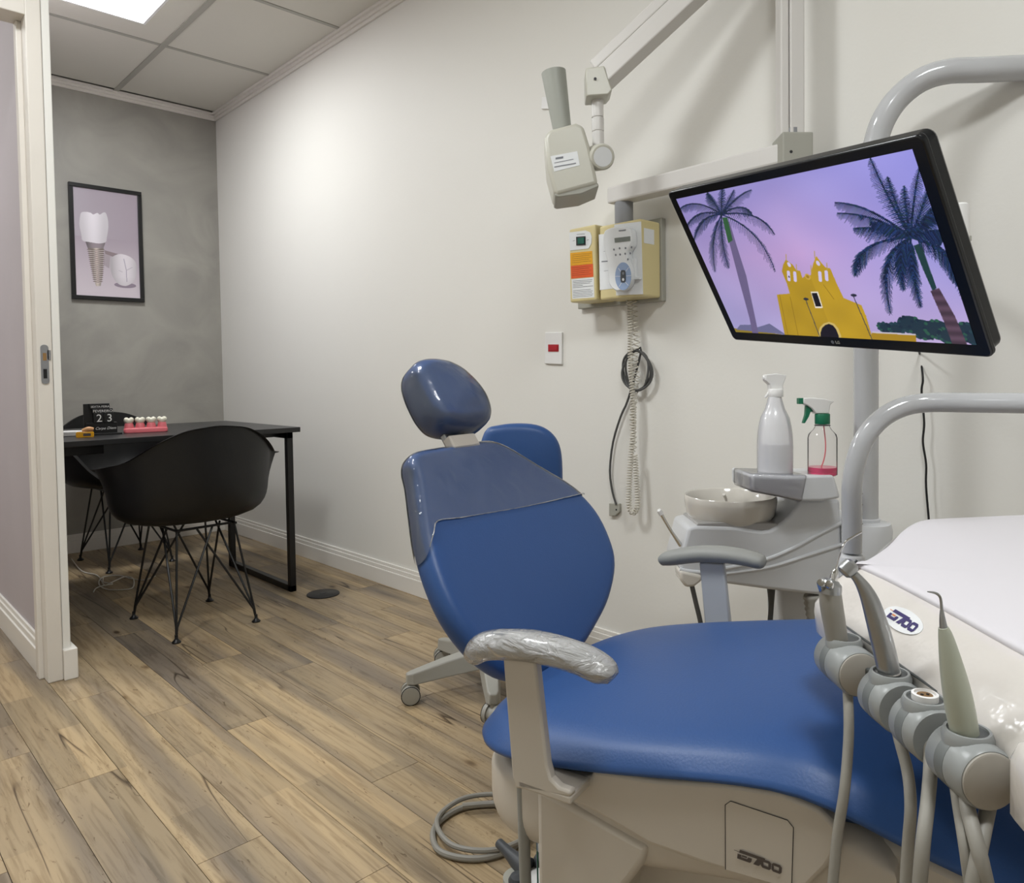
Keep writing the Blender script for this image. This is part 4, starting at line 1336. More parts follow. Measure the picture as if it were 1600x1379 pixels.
# ------------------------------------------------------------------ dental chair
OC = A(-1.01367, -4.15457, 0)
CX = A(.226, -.974, 0)
CX /= np.linalg.norm(CX)
CY = A(-CX[1], CX[0], 0)
CZv = A(0, 0, 1)
def cl_(x, y, z):
    return OC + CX * x + CY * y + CZv * z
def cbox(x0, x1, y0, y1, z0, z1):
    return obox(cl_(x0, y0, z0), CX * (x1 - x0), CY * (y1 - y0), CZv * (z1 - z0))
def cside(pts, y0, t_, sm=0):        # outline in the chair's side plane
    if sm:
        pts = [tuple(q) for q in cr([A(*p) for p in pts], sm, True)]
    return prism(pts, cl_(0, y0, 0), CX, CZv, CY, t_)
DC = thing('dental_chair', OC, 'reclined blue vinyl dental chair with cream body', 'dental chair')
ZX = [-.25, -.2, -.12, 0, .1, .21, .28, .33, .39, .45, .6, .8, 1.1]
ZZ = [.478, .488, .508, .532, .552, .574, .584, .576, .556, .541, .50, .44, .36]
def ztop(x):
    return np.interp(x, ZX, ZZ)
def zsm(x):
    return (ztop(x - .03) + 2 * ztop(x) + ztop(x + .03)) / 4
so = [(-.215, 0), (-.205, .12), (-.165, .20), (-.09, .255), (.03, .275), (.2, .275), (.35, .27), (.5, .255), (.8, .22), (1.0, .20), (1.08, .14), (1.1, 0), (1.08, -.14), (1.0, -.20), (.8, -.22), (.5, -.255), (.35, -.27), (.2, -.275), (.03, -.275), (-.09, -.255), (-.165, -.20), (-.205, -.12)]
so = [tuple(q) for q in cr([A(*p) for p in so], 5, True)]
def seat_warp(w, q, h):
    x, y = q
    return OC + CX * x + CY * y + CZv * (zsm(x) + h - .018)
def seat_loft():
    P = np.array(so)
    n = len(P)
    e_ = np.roll(P, -1, 0) - np.roll(P, 1, 0)
    nn = np.stack([-e_[:, 1], e_[:, 0]], 1)
    nn /= np.linalg.norm(nn, axis=1)[:, None]
    if ((P - P.mean(0)) * nn).sum() > 0:
        nn = -nn
    rings = [(.03, -.034), (.008, -.031), (.0, -.027), (-.001, -.022), (.004, -.018), (.014, -.006), (.028, .002), (.05, .009), (.08, .014)]
    v, f = [], []
    for (i, h) in rings:
        for p, q in zip(P, nn):
            r_ = p + q * i
            v.append(cl_(r_[0], r_[1], zsm(r_[0]) + h - .014))
    last = P + nn * .08
    axis = np.stack([np.clip(P[:, 0], -.10, 1.0), P[:, 1] * 0], 1)
    for s in (.75, .5, .25, 0):
        for k in range(n):
            r_ = axis[k] + (last[k] - axis[k]) * s
            v.append(cl_(r_[0], r_[1], zsm(r_[0]) + .014 + .008 * (1 - s * s) - .014))
    m_ = len(rings) + 4
    for i in range(m_ - 1):
        for k in range(n):
            l = (k + 1) % n
            f.append((i * n + k, i * n + l, (i + 1) * n + l, (i + 1) * n + k))
    f.append(tuple(range(n))[::-1])
    ar = sum(P[i][0] * P[(i + 1) % n][1] - P[(i + 1) % n][0] * P[i][1] for i in range(n))
    if ar < 0:
        f = [q[::-1] for q in f]
    return v, f
mk('seat_cushion', *seat_loft(), M['blue'], DC, angle=80, merge=True)
BP = A(-1.07357093, -3.99032588, .47288653)
BU = A(.99026807, .1391731, 0)
BV = A(-.0818039, .58206497, .80901699)
BN = np.cross(BU, BV)
bo = [(.02, .01), (-.045, .032), (-.085, .070), (-.108, .115), (-.118, .165), (-.114, .225), (-.098, .285), (-.068, .355), (-.046, .405), (-.034, .440), (-.012, .458), (.048, .464), (.131, .467), (.200, .467), (.243, .447), (.305, .388), (.37, .322), (.398, .256), (.392, .186), (.365, .131), (.295, .076), (.217, .040), (.14, .014), (.08, .006)]
bo = [tuple(q) for q in cr([A(*p) for p in bo], 4, True)]
BC = (.14, .23)
def bwarp(w, q, h):                  # slightly hollowed front
    s = ((q[0] - .14) / .26) ** 2
    return w + BN * (.016 * min(1, s) - .012)
bk = mk('backrest', *pillow(bo, BP, BU, BV, BN, .05, .004, .022, warp=bwarp, cen=BC), M['blue'], DC, angle=80)
bs_ = [(.14 + (x - .14) * .93 + .006, .23 + (y - .23) * .95 + .004) for x, y in bo]
mk('backrest_shell', *pillow(bs_, BP - BN * .045, BU, BV, BN, .018, .0, .008, cen=BC, warp=bwarp), M['armgrey'], DC, angle=80)
def film_of(out, o, U, V, N, thick, dome, r, warp, cen, keep, off=.0022):
    P = np.array([A(*p) for p in out])
    c = A(*cen)
    big = [tuple(c + (p - c) * (1 + off * 4)) for p in P]
    v, f = pillow(big, o + N * off, U, V, N, thick + 2 * off, dome, r, warp=warp, cen=cen)
    def ok(q):
        m_ = sum(v[i] for i in q) / len(q)
        return keep((m_ - o) @ U, (m_ - o) @ V)
    return v, [q for q in f if len(q) > 4 and False or ok(q)]
seam = lambda u: np.interp(u, [-.12, -.075, -.03, .1, .4], [.255, .285, .310, .314, .297])
def seam(a):
    return max(.312 - .015 * (a + .055) / .45, .312 + (a + .062) * 1.15 if a < -.062 else 0) if a > -.062 else .312 + (a + .062) * 1.15
c1, c2 = BP + BU * -.06 + BV * .312, BP + BU * .395 + BV * .297
e1 = c2 - c1
n1 = np.cross(BN, e1)
n1 /= np.linalg.norm(n1)
e2 = BU * 1 + BV * 1.15
n2 = np.cross(BN, e2)
n2 /= np.linalg.norm(n2)
fv, ff = film_of(bo, BP, BU, BV, BN, .05, .004, .022, bwarp, BC, lambda a, b: b > .15)
n2 = n2 if n2 @ BV > 0 else -n2
mk('plastic_film', fv, ff, M['film'], bk, angle=80, cuts=[(c1, n1)])
mk('plastic_film', fv, ff, M['film'], bk, angle=80, cuts=[(c1, -n1), (c1, n2)])
def bface(a, b):
    r_ = min(1., math.hypot((a - .14) / .262, (b - .23) / .25))
    return BP + BU * a + BV * b + BN * (.016 * min(1, ((a - .14) / .26) ** 2) - .012 + .0045)
fe = [(.385, .2975), (.37, .298), (.30, .300), (.2, .303), (.1, .307), (0, .310), (-.055, .312), (-.078, .292), (-.094, .272)]
mk('film_edge', *tube([bface(a, b) - BN * (.010 if k in (0, 8) else .001) for k, (a, b) in enumerate(fe)], .0011, n=6, sm=3), M['film2'], bk)
ho = [(.062, .560), (.066, .610), (.080, .645), (.110, .660), (.160, .658), (.200, .638), (.226, .600), (.236, .560), (.228, .522), (.205, .500), (.165, .494), (.115, .496), (.080, .508), (.066, .530)]
ho = [tuple(q) for q in cr([A(*p) for p in ho], 4, True)]
HC = (.150, .575)
hr = mk('headrest', *pillow(ho, BP + BN * .022, BU, BV, BN, .085, .010, .034, cen=HC), M['blue'], DC, angle=80)
mk('plastic_film', *film_of(ho, BP + BN * .022, BU, BV, BN, .085, .010, .034, None, HC, lambda a, b: True, .003), M['film'], hr, angle=80)
mk('headrest_bracket', *obox(BP + BU * .10 + BV * .44 - BN * .045, BU * .05, BV * .09, BN * .015), M['metal'], DC, smooth=False, bevel=.003)
mk('headrest_collar', *obox(BP + BU * .09 + BV * .455 - BN * .035, BU * .075, BV * .03, BN * .022), M['cream'], DC, smooth=False, bevel=.003)
# under-seat pan, housing, base
def pan():
    P = [(max(-.19, x) * .97 if x < .3 else x, y * .93) for x, y in so if x < .40]
    v, f = pillow(P, OC, CX, CY, CZv, .1, 0, .04, cen=(.05, 0), warp=lambda w, q, h: OC + CX * q[0] + CY * q[1] + CZv * (zsm(q[0]) - .068 + h * (1.0 if h < -.05 else .5)))
    return v, f
mk('seat_pan', *pan(), M['cream'], DC, angle=60)
hp = [(x_, z_ + .009) for x_, z_ in [(-.03, .468), (.034, .476), (.045, .479), (.047, .489), (.13, .500), (.211, .519), (.270, .527), (.308, .521), (.326, .508), (.328, .488), (.316, .462), (.298, .436), (.270, .424), (.188, .421), (.119, .421), (.051, .437), (-.035, .446)]]
hz = mk('side_housing', *cside(hp, -.265, .5), M['cream'], DC, bevel=.006, seg=3)
pn = [(x_, z_ + .009) for x_, z_ in [(.211, .4245), (.211, .496), (.217, .502), (.277, .500), (.283, .494), (.281, .430), (.276, .4285)]]
mk('access_panel', *cside([(x, z) for x, z in pn], -.2656, .0012), M['cream'], hz, smooth=False)
mk('panel_gap', *tube([cl_(x, -.2657, z + .009) for x, z in [(.211, .4245), (.211, .496), (.217, .502), (.277, .500), (.283, .494), (.281, .430)]], .00045, n=5, sm=0), M['ink'], hz)
def logo_pic(ink, inner):
    p = Pic(400, 84)
    p.line([(0, 22), (60, 22)], inner or ink, 2)
    p.poly([(50, 4), (262, 4), (255, 28), (42, 28)], ink)
    p.poly([(30, 40), (64, 40), (58, 58), (110, 58), (120, 40), (152, 40), (146, 66), (134, 78), (24, 78)], ink)
    p.poly([(68, 38), (112, 38), (106, 50), (64, 50)], inner or ink)
    p.poly([(196, 26), (262, 26), (204, 78), (160, 78)], ink)
    for x0 in (232, 318):
        p.poly([(x0 + 10, 14), (x0 + 64, 14), (x0 + 80, 28), (x0 + 76, 66), (x0 + 60, 80), (x0 + 6, 80), (x0 - 8, 66), (x0 - 4, 28)], ink)
    k0 = p.k.copy()
    for x0 in (232, 318):
        p.poly([(x0 + 16, 34), (x0 + 54, 34), (x0 + 51, 60), (x0 + 14, 60)], (0, 0, 0))
        w = p.win([x0 + 10, x0 + 60], [34, 60])
        sub_ = (p.X > x0 + 14) & (p.X < x0 + 54) & (p.Y > 34) & (p.Y < 60)
        k0 &= ~sub_
    p.k = k0
    p.a[p.k & (p.a.sum(2) < .001)] = ink
    return p
lg = logo_pic(c8('4a4340'), None)
lo0 = cl_(.221, -.2672, .4625)
print_on('model_mark', lg, lo0, cl_(.272, -.2672, .4615), cl_(.2212, -.2672, .4505), hz, cut=True, down=2)
bp_ = [(-.036, .452), (.119, .424), (.110, .40), (.095, .375), (.078, .352), (.066, .31), (.062, .24), (.07, .12), (.10, .06), (.13, .03), (-.036, .03)]
mk('base_column', *cside(bp_, -.262, .42), M['cream'], DC, bevel=.008, seg=3)
mk('rear_base', *cside([(.05, .43), (.30, .43), (.36, .38), (.38, .28), (.34, .16), (.28, .05), (.04, .04)], -.18, .36), M['cream'], DC, bevel=.02, seg=4)
mk('floor_plate', *prism(rrect(.70, .34, .08), cl_(.42, .0, 0), CX, CY, CZv, .035), M['cream'], DC, bevel=.008)
lr = [(.30, .50), (.40, .49), (.60, .44), (.80, .38), (1.05, .30), (1.05, .26), (.8, .30), (.55, .36), (.40, .40), (.30, .43)]
mk('legrest_shell', *cside(lr, -.225, .45), M['cream'], DC, bevel=.01)
# gap's shade painted as a solid near-black box, with pipe and wires at the back of the base
mk('gap_shade', *cbox(-.06, -.037, -.20, .12, .05, .43), M['gloom'], DC, smooth=False)
mk('conduit', *tube([cl_(-.075, -.235, .45), cl_(-.072, -.235, .3), cl_(-.07, -.23, .05)], .008, n=10), M['armgrey'], DC)
for i, mm_ in enumerate((M['green'], M['whitecord'], M['keyblue'])):
    mk('wire', *tube([cl_(-.062, -.225 + .004 * i, .45), cl_(-.064 + .002 * i, -.222, .40 - .01 * i), cl_(-.060, -.224, .34), cl_(-.06, -.22, .1)], .0012, n=5), mm_, DC)
# armrests
def armrest(side, m_, label=None):
    y = .305 * side
    if side < 0:
        P = [(-.093, .626), (-.075, .640), (-.03, .648), (.01, .650), (.055, .648), (.083, .640), (.093, .636)]
    else:
        P = [(-.105, .607), (-.085, .616), (-.03, .630), (.02, .635), (.06, .634), (.088, .630), (.096, .629)]
    R_ = [.012, .0195, .0215, .0215, .0205, .018, .009]
    g = G().add(tube([cl_(x, y, z) for x, z in P], R_, n=20, flat=(CZv, .72)))
    o_ = g.obj('armrest', m_, DC, angle=70)
    return o_
ar = armrest(-1, M['armgrey'])
mk('plastic_film', *tube([cl_(x, -.305, z) for x, z in [(-.100, .620), (-.078, .638), (-.03, .6485), (.01, .651), (.055, .648), (.085, .640), (.097, .634)]], [.014, .0222, .0238, .0236, .0226, .020, .010], n=24, flat=(CZv, .76)), M['film2'], ar, angle=80)
armrest(1, M['armgrey'])
pp = [(-.049, .632), (-.002, .636), (.012, .515), (.017, .500), (.028, .493), (.044, .493), (.044, .486), (.020, .482), (-.034, .474), (-.038, .49)]
mk('arm_post', *cside(pp, -.312, .014), M['cream'], DC, bevel=.003)
mk('post_foot', *cbox(-.03, .044, -.312, -.262, .476, .487), M['cream'], DC, smooth=False, bevel=.003)
pf = [(-.027, .615), (.020, .618), (.034, .49), (-.015, .48)]
mk('arm_post', *cside(pf, .300, .014), M['steelgrey'], DC, bevel=.003)
mk('post_foot', *cbox(-.015, .034, .25, .312, .452, .49), M['steelgrey'], DC, smooth=False, bevel=.003)

# ------------------------------------------------------------------ stool behind
hub = A(-.425, -3.09, .12)
t = thing('stool', hub * A(1, 1, 0), 'blue stool on grey casters behind the dental chair', 'stool')
a0 = math.radians(160)
mk('hub', *lathe(hub, (0, 0, 1), [(.045, -.03), (.05, .0), (.04, .03), (.025, .05), (.025, .30)], 24), M['caster'], t)
for i in range(5):
    a = a0 - i * 2 * math.pi / 5
    d = A(math.cos(a), math.sin(a), 0)
    n_ = A(-d[1], d[0], 0)
    e_ = hub + d * .245
    v = []
    for (s, w, z0, z1) in ((.03, .032, .072, .130), (.14, .028, .066, .113), (.245, .021, .057, .092), (.262, .012, .059, .089)):
        c = hub * A(1, 1, 0) + d * s
        v += [c - n_ * w + CZv * z0, c + n_ * w + CZv * z0, c + n_ * w * .75 + CZv * z1, c - n_ * w * .75 + CZv * z1]
    f = [(0, 1, 2, 3)[::-1], (12, 13, 14, 15)]
    for s in range(3):
        for k in range(4):
            f.append((s * 4 + k, s * 4 + (k + 1) % 4, s * 4 + 4 + (k + 1) % 4, s * 4 + 4 + k))
    mk('leg', v, f, M['caster'], t, smooth=False, bevel=.004)
    cc = hub * A(1, 1, 0) + d * .250
    ca = a + (1.15 if i == 0 else 1.9 if i == 1 else i)
    w_ = A(-.55, -.83, 0) if i < 2 else A(math.cos(ca), math.sin(ca), 0)
    wc = cc + CZv * .028
    cs = mk('caster', *lathe(wc - w_ * .024, w_, [(.018, .008), (.022, .012), (.022, .036), (.018, .040)], 24), M['caster'], t)
    for sg in (-1, 1):
        mk('wheel', *lathe(wc + w_ * sg * .010, w_ * sg, [(.028, 0), (.028, .012), (.0255, .0145), (.0, .0165)], 28), M['caster'], cs)
        mk('wheel_ring', *lathe(wc + w_ * sg * .0225, w_ * sg, [(.0285, 0), (.0285, .0012), (.026, .0014)], 28), M['gloom'], cs)
    mk('stem', *lathe(cc + CZv * .045, (0, 0, 1), [(.010, 0), (.010, .03)], 12), M['caster'], cs)
mk('seat', *pillow(ell(.36, .36, 40), hub * A(1, 1, 0) + CZv * .47, A(1, 0, 0), A(0, 1, 0), CZv, .07, .01, .03), M['blue'], t, angle=80)
bu = A(.72, -.69, 0)
bw = A(.69, .72, 0)
sb = at(816, 728, 1.98)
so2 = [(-.10, .09), (-.06, .108), (0, .112), (.05, .104), (.085, .08), (.104, .04), (.108, -.03), (.104, -.10), (.07, -.14), (0, -.15), (-.07, -.14), (-.11, -.1), (-.12, 0)]
mk('backrest', *pillow([tuple(q) for q in cr([A(*p) for p in so2], 4, True)], sb, bu, CZv, -bw, .05, .01, .022), M['blue'], t, angle=80)
mk('backrest_shell', *pillow([(x * .98, z * .98) for x, z in so2], sb + bw * .045, bu, CZv, -bw, .02, .0, .008), M['armgrey'], t, angle=80)
mk('back_stem', *tube([hub * A(1, 1, 0) + CZv * .40, hub * A(1, 1, 0) + bw * .1 + CZv * .40, sb + bw * .08 - CZv * .15, sb + bw * .06], .012, n=10), M['black'], t)

# ------------------------------------------------------------------ instrument tray unit
S0 = A(-1.12059732, -4.50596388, .69578)
TE = A(-.65750559, -.75344966, 0)
TV = A(.75344966, -.65750559, 0)
def tl_(u, v, z):
    return A(S0[0], S0[1], 0) + TE * u + TV * v + CZv * z
TU = thing('instrument_tray', tl_(.05, .2, 0), 'white wrapped instrument tray unit hanging on a curved tube arm', 'dental unit')
def inset_loft(out, rings, frame):
    P = np.array(out)
    n = len(P)
    e_ = np.roll(P, -1, 0) - np.roll(P, 1, 0)
    nn = np.stack([-e_[:, 1], e_[:, 0]], 1)
    nn /= np.linalg.norm(nn, axis=1)[:, None]
    ar = sum(P[i][0] * P[(i + 1) % n][1] - P[(i + 1) % n][0] * P[i][1] for i in range(n))
    if ar < 0:
        nn = -nn
    v, f = [], []
    for (i, h) in rings:
        for p, q in zip(P, nn):
            r_ = p + q * i
            v.append(frame(r_[0], r_[1], h))
    for i in range(len(rings) - 1):
        for k in range(n):
            l = (k + 1) % n
            f.append((i * n + k, i * n + l, (i + 1) * n + l, (i + 1) * n + k))
    f.append(tuple(range(n))[::-1])
    cc = P.mean(0)
    v.append(frame(cc[0], cc[1], rings[-1][1] + .001))
    f += [((len(rings) - 1) * n + k, (len(rings) - 1) * n + (k + 1) % n, len(v) - 1) for k in range(n)]
    s = np.dot(np.cross(frame(1, 0, 0) - frame(0, 0, 0), frame(0, 1, 0) - frame(0, 0, 0)), frame(0, 0, 1) - frame(0, 0, 0))
    if ar * s < 0:
        f = [q[::-1] for q in f]
    return v, f
to = [(.36, .0), (.30, -.006), (.20, -.004), (.10, .0), (0, .0), (-.06, -.004), (-.088, .006), (-.105, .03), (-.17, .09), (-.27, .17), (-.33, .24), (-.345, .32), (-.35, .46), (-.30, .50), (.0, .505), (.30, .50), (.39, .46), (.41, .25), (.40, .06)]
to = [tuple(q) for q in cr([A(*p) for p in to], 4, True)]
mk('tray_body', *inset_loft(to, [(.05, .650), (.012, .654), (.002, .665), (0, .688), (.001, .697), (.008, .706), (.022, .723), (.036, .737), (.046, .744), (.050, .7455)], tl_), M['gloss'], TU, angle=70)
mk('tray_cover', *inset_loft(to, [(.046, .7435), (.0455, .747), (.048, .7495), (.054, .7508)], tl_), M['traytop'], TU, angle=70)
mk('seam_strip', *tube([tl_(u, -.001, .6965) for u in np.linspace(-.06, .26, 12)], .0012, n=6, sm=0), M['holderdark'], TU)
mk('corner_grip', *inset_loft([tuple(q) for q in cr([A(*p) for p in [(.285, .01), (.285, -.012), (.30, -.024), (.37, -.03), (.41, 0), (.39, .04), (.30, .04)]], 4, True)], [(.006, .655), (0, .662), (0, .700), (.005, .712), (.012, .716)], tl_), M['gloss'], TU, angle=60)
# oval sticker with the model mark on the sloping band
slope = (tl_(0, .042, .742) - tl_(0, .006, .704))
slope /= np.linalg.norm(slope)
bn = np.cross(TE, slope)
if bn @ (CAMP - tl_(.07, .03, .73)) < 0:
    bn = -bn
sc_ = tl_(.073, .0245, .7245)
st = mk('oval_sticker', *prism(ell(.066, .024, 32), sc_ + bn * .0008, TE, slope, bn, .0006), M['label'], TU)
lg = logo_pic(c8('2f2460'), c8('d98a55'))
print_on('model_mark', lg, sc_ - TE * .026 + slope * .0065 + bn * .0018, sc_ + TE * .026 + slope * .0065 + bn * .0018, sc_ - TE * .026 - slope * .0065 + bn * .0018, st, cut=True, down=2)
# holders
HV, HZ, HR = -.020, .672, .0235
def holder(u0, u1, hole, end_cap, m_=None):
    L2 = u1 - u0
    g = G().add(lathe(tl_(u0, HV, HZ), TE, [(HR * .86, 0), (HR, .003), (HR, L2 - .003), (HR * .93, L2)], 36))
    o_ = g.obj('holder', M['holder'], TU, angle=50)
    if end_cap:
        mk('end_cap', *lathe(tl_(u1, HV, HZ), TE, [(HR * .90, -.001), (HR * .90, .0018), (HR * .84, .0028), (0, .003)], 36), M['disc'], o_)
    c = tl_(hole, HV, HZ + HR - .006)
    mk('socket_collar', *lathe(c, (0, 0, 1), [(.0175, -.006), (.0185, .004), (.0165, .0085), (.0145, .0085), (.0135, .0), (0, -.001)], 28), M['holder'], o_, angle=50)
    mk('socket', *lathe(c + CZv * .0062, (0, 0, 1), [(.0142, 0), (.0142, .0006)], 24), M['holderdark'], o_)
    mk('groove', *lathe(tl_(hole - .006, HV, HZ), TE, [(HR * .99, 0), (HR * 1.012, .0006), (HR * 1.012, .0114), (HR * .99, .012)], 36), M['groove'], o_)
    return o_
def uof(px_, py_):
    p_ = on(px_, py_, 2, .696)
    return float((p_ - S0) @ TE)
uh = [uof(1305, 998), uof(1388, 1052), uof(1440, 1093), uof(1508, 1143)]
holder(uh[0] - .022, uh[0] + .034, uh[0], True)
holder(uh[1] - .018, uh[1] + .022, uh[1], False)
holder(uh[2] - .018, uh[2] + .020, uh[2], False)
holder(uh[3] - .020, uh[3] + .026, uh[3], True)
mk('holder_bar', *obox(tl_(uh[0] - .03, -.016, .662), TE * (uh[3] - uh[0] + .045), TV * .03, CZv * .018), M['holderdark'], TU, smooth=False, bevel=.002)
c3 = tl_(uh[2], HV, HZ + HR + .002)
cn = mk('hose_connector', *lathe(c3, (0, 0, 1), [(.0105, -.012), (.0105, .004), (.0085, .0045), (.0085, .002), (0, .002)], 24), M['white'], TU)
mk('brass_contact', *lathe(c3 + CZv * .002, (0, 0, 1), [(.0062, 0), (.0062, .001)], 20), M['brass'], cn)
for s in (-.0025, .0025):
    mk('contact_hole', *lathe(c3 + CZv * .003 + TV * s, (0, 0, 1), [(.0014, 0), (.0014, .0004)], 10), M['gloom'], cn)
# tube arm carrying the tray
tb = at(1331, 862, 1.36)
tp = [tb, tb + CZv * .06, tb + CZv * .12, at(1337, 722, 1.36), at(1350, 686, 1.36), at(1376, 655, 1.355), at(1410, 636, 1.35), at(1450, 629, 1.34), at(1520, 629, 1.30), at(1620, 630, 1.24), at(1720, 631, 1.15)]
mk('tube_arm', *tube(tp, .0175, n=26, sm=8), M['tube'], TU)
for y in (770, 787, 802, 817):
    mk('joint_line', *lathe(at(1332, y, 1.36), (0, 0, 1), [(.0172, -.0006), (.0178, -.0003), (.0178, .0003), (.0172, .0006)], 26), M['hose'], TU)
mk('swivel_joint', *lathe(tb - CZv * .03, (0, 0, 1), [(.021, -.05), (.0215, -.006), (.019, -.004), (.019, 0), (.0225, .002), (.0225, .022), (.018, .026)], 28), M['unit'], TU, angle=50)
mk('support_arm', *tube([tb - CZv * .085, tb - CZv * .09 - FF * .10 + RR * .03, tl_(-.22, .22, .655), tl_(-.1, .2, .645)], .02, n=16), M['unit'], TU)

# ------------------------------------------------------------------ hand instruments in the holders
def ud(px_, py_, i):
    """depth from the viewer of a pixel above holder i"""
    return float((tl_(uh[i], HV, .7) - CAMP) @ FF)
d1, d2, d3, d4 = [ud(0, 0, i) for i in range(4)]
s1, s2, s4 = d1 / 1168, d2 / 1168, d4 / 1168
t = thing('air_water_syringe', at(1305, 1000, d1), 'grey air water syringe with two buttons, farthest in the holders', 'dental tool')
mk('body', *tube([at(a, b, d1) for a, b in [(1309, 1008), (1304, 975), (1299, 945), (1297, 922)]], [16 * s1, 17 * s1, 17.5 * s1, 16.5 * s1], n=20), M['hose'], t)
mk('valve_head', *tube([at(1297, 926, d1), at(1298, 912, d1), at(1300, 905, d1)], [17 * s1, 16.5 * s1, 11 * s1], n=20), M['metal'], t)
for (a, b) in ((1284, 913), (1297, 915)):
    mk('button', *lathe(at(a, b + 2, d1 - .006), at(a - 2, b - 6, d1 - .016) - at(a, b + 2, d1 - .006), [(6.5 * s1, -.006), (6.5 * s1, .008), (5.5 * s1, .0095), (0, .010)], 16), M['chrome'], t)
mk('nut', *lathe(at(1302, 908, d1), at(1305, 893, d1) - at(1302, 908, d1), [(6 * s1, 0), (6.5 * s1, .006), (4 * s1, .011), (2 * s1, .013)], 14), M['chrome'], t)
mk('needle', *tube([at(a, b, d1) for a, b in [(1304, 897), (1312, 868), (1320, 848), (1332, 839), (1346, 831)]], 1.8 * s1, n=8), M['chrome'], t)
t = thing('turbine_handpiece', at(1388, 1050, d2), 'bent steel turbine handpiece with a bur in the second holder', 'dental tool')
mk('body', *tube([at(a, b, d2) for a, b in [(1390, 1058), (1386, 1036), (1379, 1005), (1371, 975), (1361, 942), (1351, 920), (1341, 905), (1333, 896)]], [x_ * s2 for x_ in (16, 17, 17, 16, 14, 11, 8, 7)], n=20), M['metal'], t)
mk('coupling', *lathe(at(1391, 1062, d2), at(1387, 1040, d2) - at(1391, 1062, d2), [(17.5 * s2, 0), (18 * s2, .001), (18 * s2, .007), (17.4 * s2, .008)], 24), M['chrome'], t)
hv = at(1334, 877, d2) - at(1318, 893, d2)
mk('head', *lathe(at(1324, 889, d2) - hv * .45, hv, [(8 * s2, 0), (12 * s2, .002), (13 * s2, .006), (12.5 * s2, .012), (8 * s2, .0145)], 24), M['metal'], t)
mk('bur', *tube([at(1329, 884, d2), at(1334, 880, d2), at(1339, 875, d2)], [2 * s2, 1.4 * s2, 2.2 * s2], n=8), M['rubber'], t)
t = thing('ultrasonic_scaler', at(1503, 1145, d4), 'sage green scaler handpiece with hooked tip, nearest in the holders', 'dental tool')
mk('body', *tube([at(a, b, d4) for a, b in [(1509, 1153), (1501, 1112), (1493, 1070), (1485, 1030), (1478, 995), (1474, 980)]], [x_ * s4 for x_ in (20, 21.5, 20, 16, 11, 7.5)], n=24), M['scaler'], t)
mk('ferrule', *tube([at(1474.5, 981, d4), at(1472.5, 966, d4), at(1471.5, 952, d4)], [6 * s4, 4.5 * s4, 2.6 * s4], n=12), M['metal'], t)
mk('tip', *tube([at(a, b, d4) for a, b in [(1471.5, 954), (1470.5, 940), (1468, 931), (1461, 926), (1449, 924)]], [x_ * s4 for x_ in (2.4, 2.2, 2.1, 1.9, 1.0)], n=8), M['metal'], t)
hoses = [
    ([(1322, 1045), (1325, 1090), (1326, 1150), (1320, 1230), (1308, 1310), (1298, 1420)], d1 - .01, 7.5, 'grey hose hanging below the farthest holder'),
    ([(1395, 1105), (1404, 1150), (1418, 1205), (1423, 1260), (1419, 1320), (1413, 1420)], d2 - .01, 8.5, 'grey hose hanging below the turbine handpiece'),
    ([(1450, 1140), (1454, 1190), (1450, 1250), (1442, 1320), (1434, 1420)], d3 - .01, 10, 'grey hose hanging below the empty third holder'),
    ([(1478, 1150), (1488, 1200), (1497, 1260), (1508, 1330), (1520, 1420)], d3 - .035, 8, 'slim grey hose hanging just left of the crossing pair'),
    ([(1498, 1196), (1506, 1232), (1515, 1275), (1532, 1340), (1552, 1430)], d4 + .012, 11, 'thick grey hose crossing in front, running down to the right'),
    ([(1552, 1190), (1550, 1230), (1540, 1280), (1528, 1340), (1512, 1430)], d4 + .015, 11, 'grey hose crossing behind, running down to the left')]
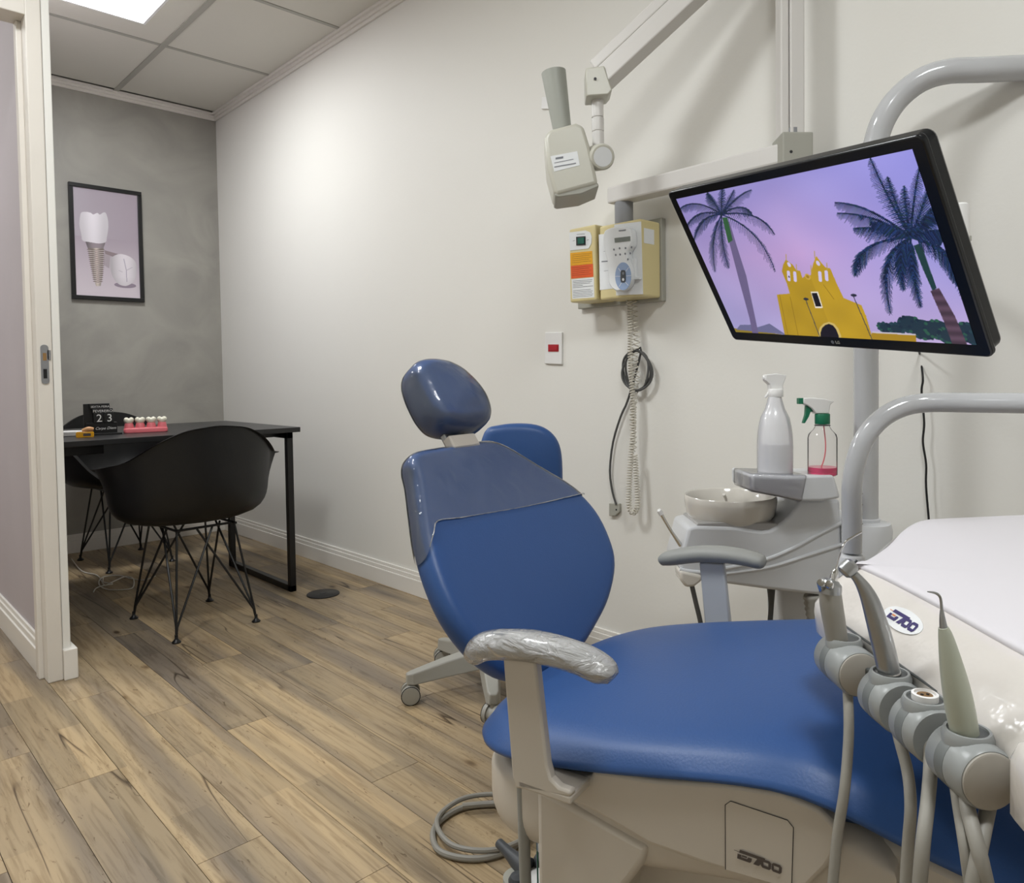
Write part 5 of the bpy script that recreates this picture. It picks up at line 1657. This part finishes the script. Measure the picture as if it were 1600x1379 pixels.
for P, d_, r_, lb in hoses:
    tag(mk('instrument_hose', *tube([at(a, b, d_ - (.14 if d_ > .78 else .05) * min(1, k / 3)) for k, (a, b) in enumerate(P)], r_ * d_ / 1168, n=14), M['hose']), lb, 'hose')

# ------------------------------------------------------------------ foot control and its hose
fc = on(862, 1415, 2, .05) * A(1, 1, 0)
t = thing('foot_control', fc, 'white foot control with a dark lever on the floor by the chair base', 'foot control')
mk('body', *lathe(fc, (0, 0, 1), [(.10, 0), (.104, .012), (.100, .045), (.085, .068), (.06, .078), (0, .080)], 40), M['white'], t, angle=60)
mk('ring', *lathe(on(812, 1372, 2, .072), (0, 0, 1), [(.030, -.01), (.030, .003), (.022, .004)], 28), M['plate'], t)
for (a, b, z) in ((848, 1346, .075), (810, 1377, .078)):
    mk('pedal_button', *lathe(on(a, b, 2, z), (0, 0, 1), [(.017, -.012), (.018, .004), (.014, .011), (0, .014)], 24), M['rubber'], t)
mk('lever', *tube([on(780, 1317, 2, .085), on(800, 1337, 2, .083), on(822, 1358, 2, .075)], [.009, .012, .022], n=14), M['rubber'], t)
P = [(-.76, -3.74), (-.795, -3.695), (-.803, -3.651), (-.844, -3.590), (-.904, -3.550), (-.973, -3.557), (-1.012, -3.590), (-1.030, -3.640), (-1.008, -3.693), (-.965, -3.727), (-.904, -3.735), (-.84, -3.705), (-.812, -3.678), (-.82, -3.64), (-.86, -3.60), (-.91, -3.562)]
g = G().add(tube([(x, y, .007 + (.012 if i > 12 else 0)) for i, (x, y) in enumerate(P)], .0065, n=8))
tag(g.obj('foot_hose', M['hose']), 'grey hose looped on the wood floor behind the foot control', 'hose')
P2 = [(x * 1.0 + .016, y + .016) for x, y in P[:12]]
P2 += [(-.93, -3.80), (-.96, -3.85)]
tag(mk('foot_hose', *tube([(x + .004, y - .022 if i > 6 else y - .004, .007 + .010 * (i > 1)) for i, (x, y) in enumerate(P2)], .0055, n=8), M['hose']), 'second grey hose lying along the loop and reaching the foot control', 'hose')
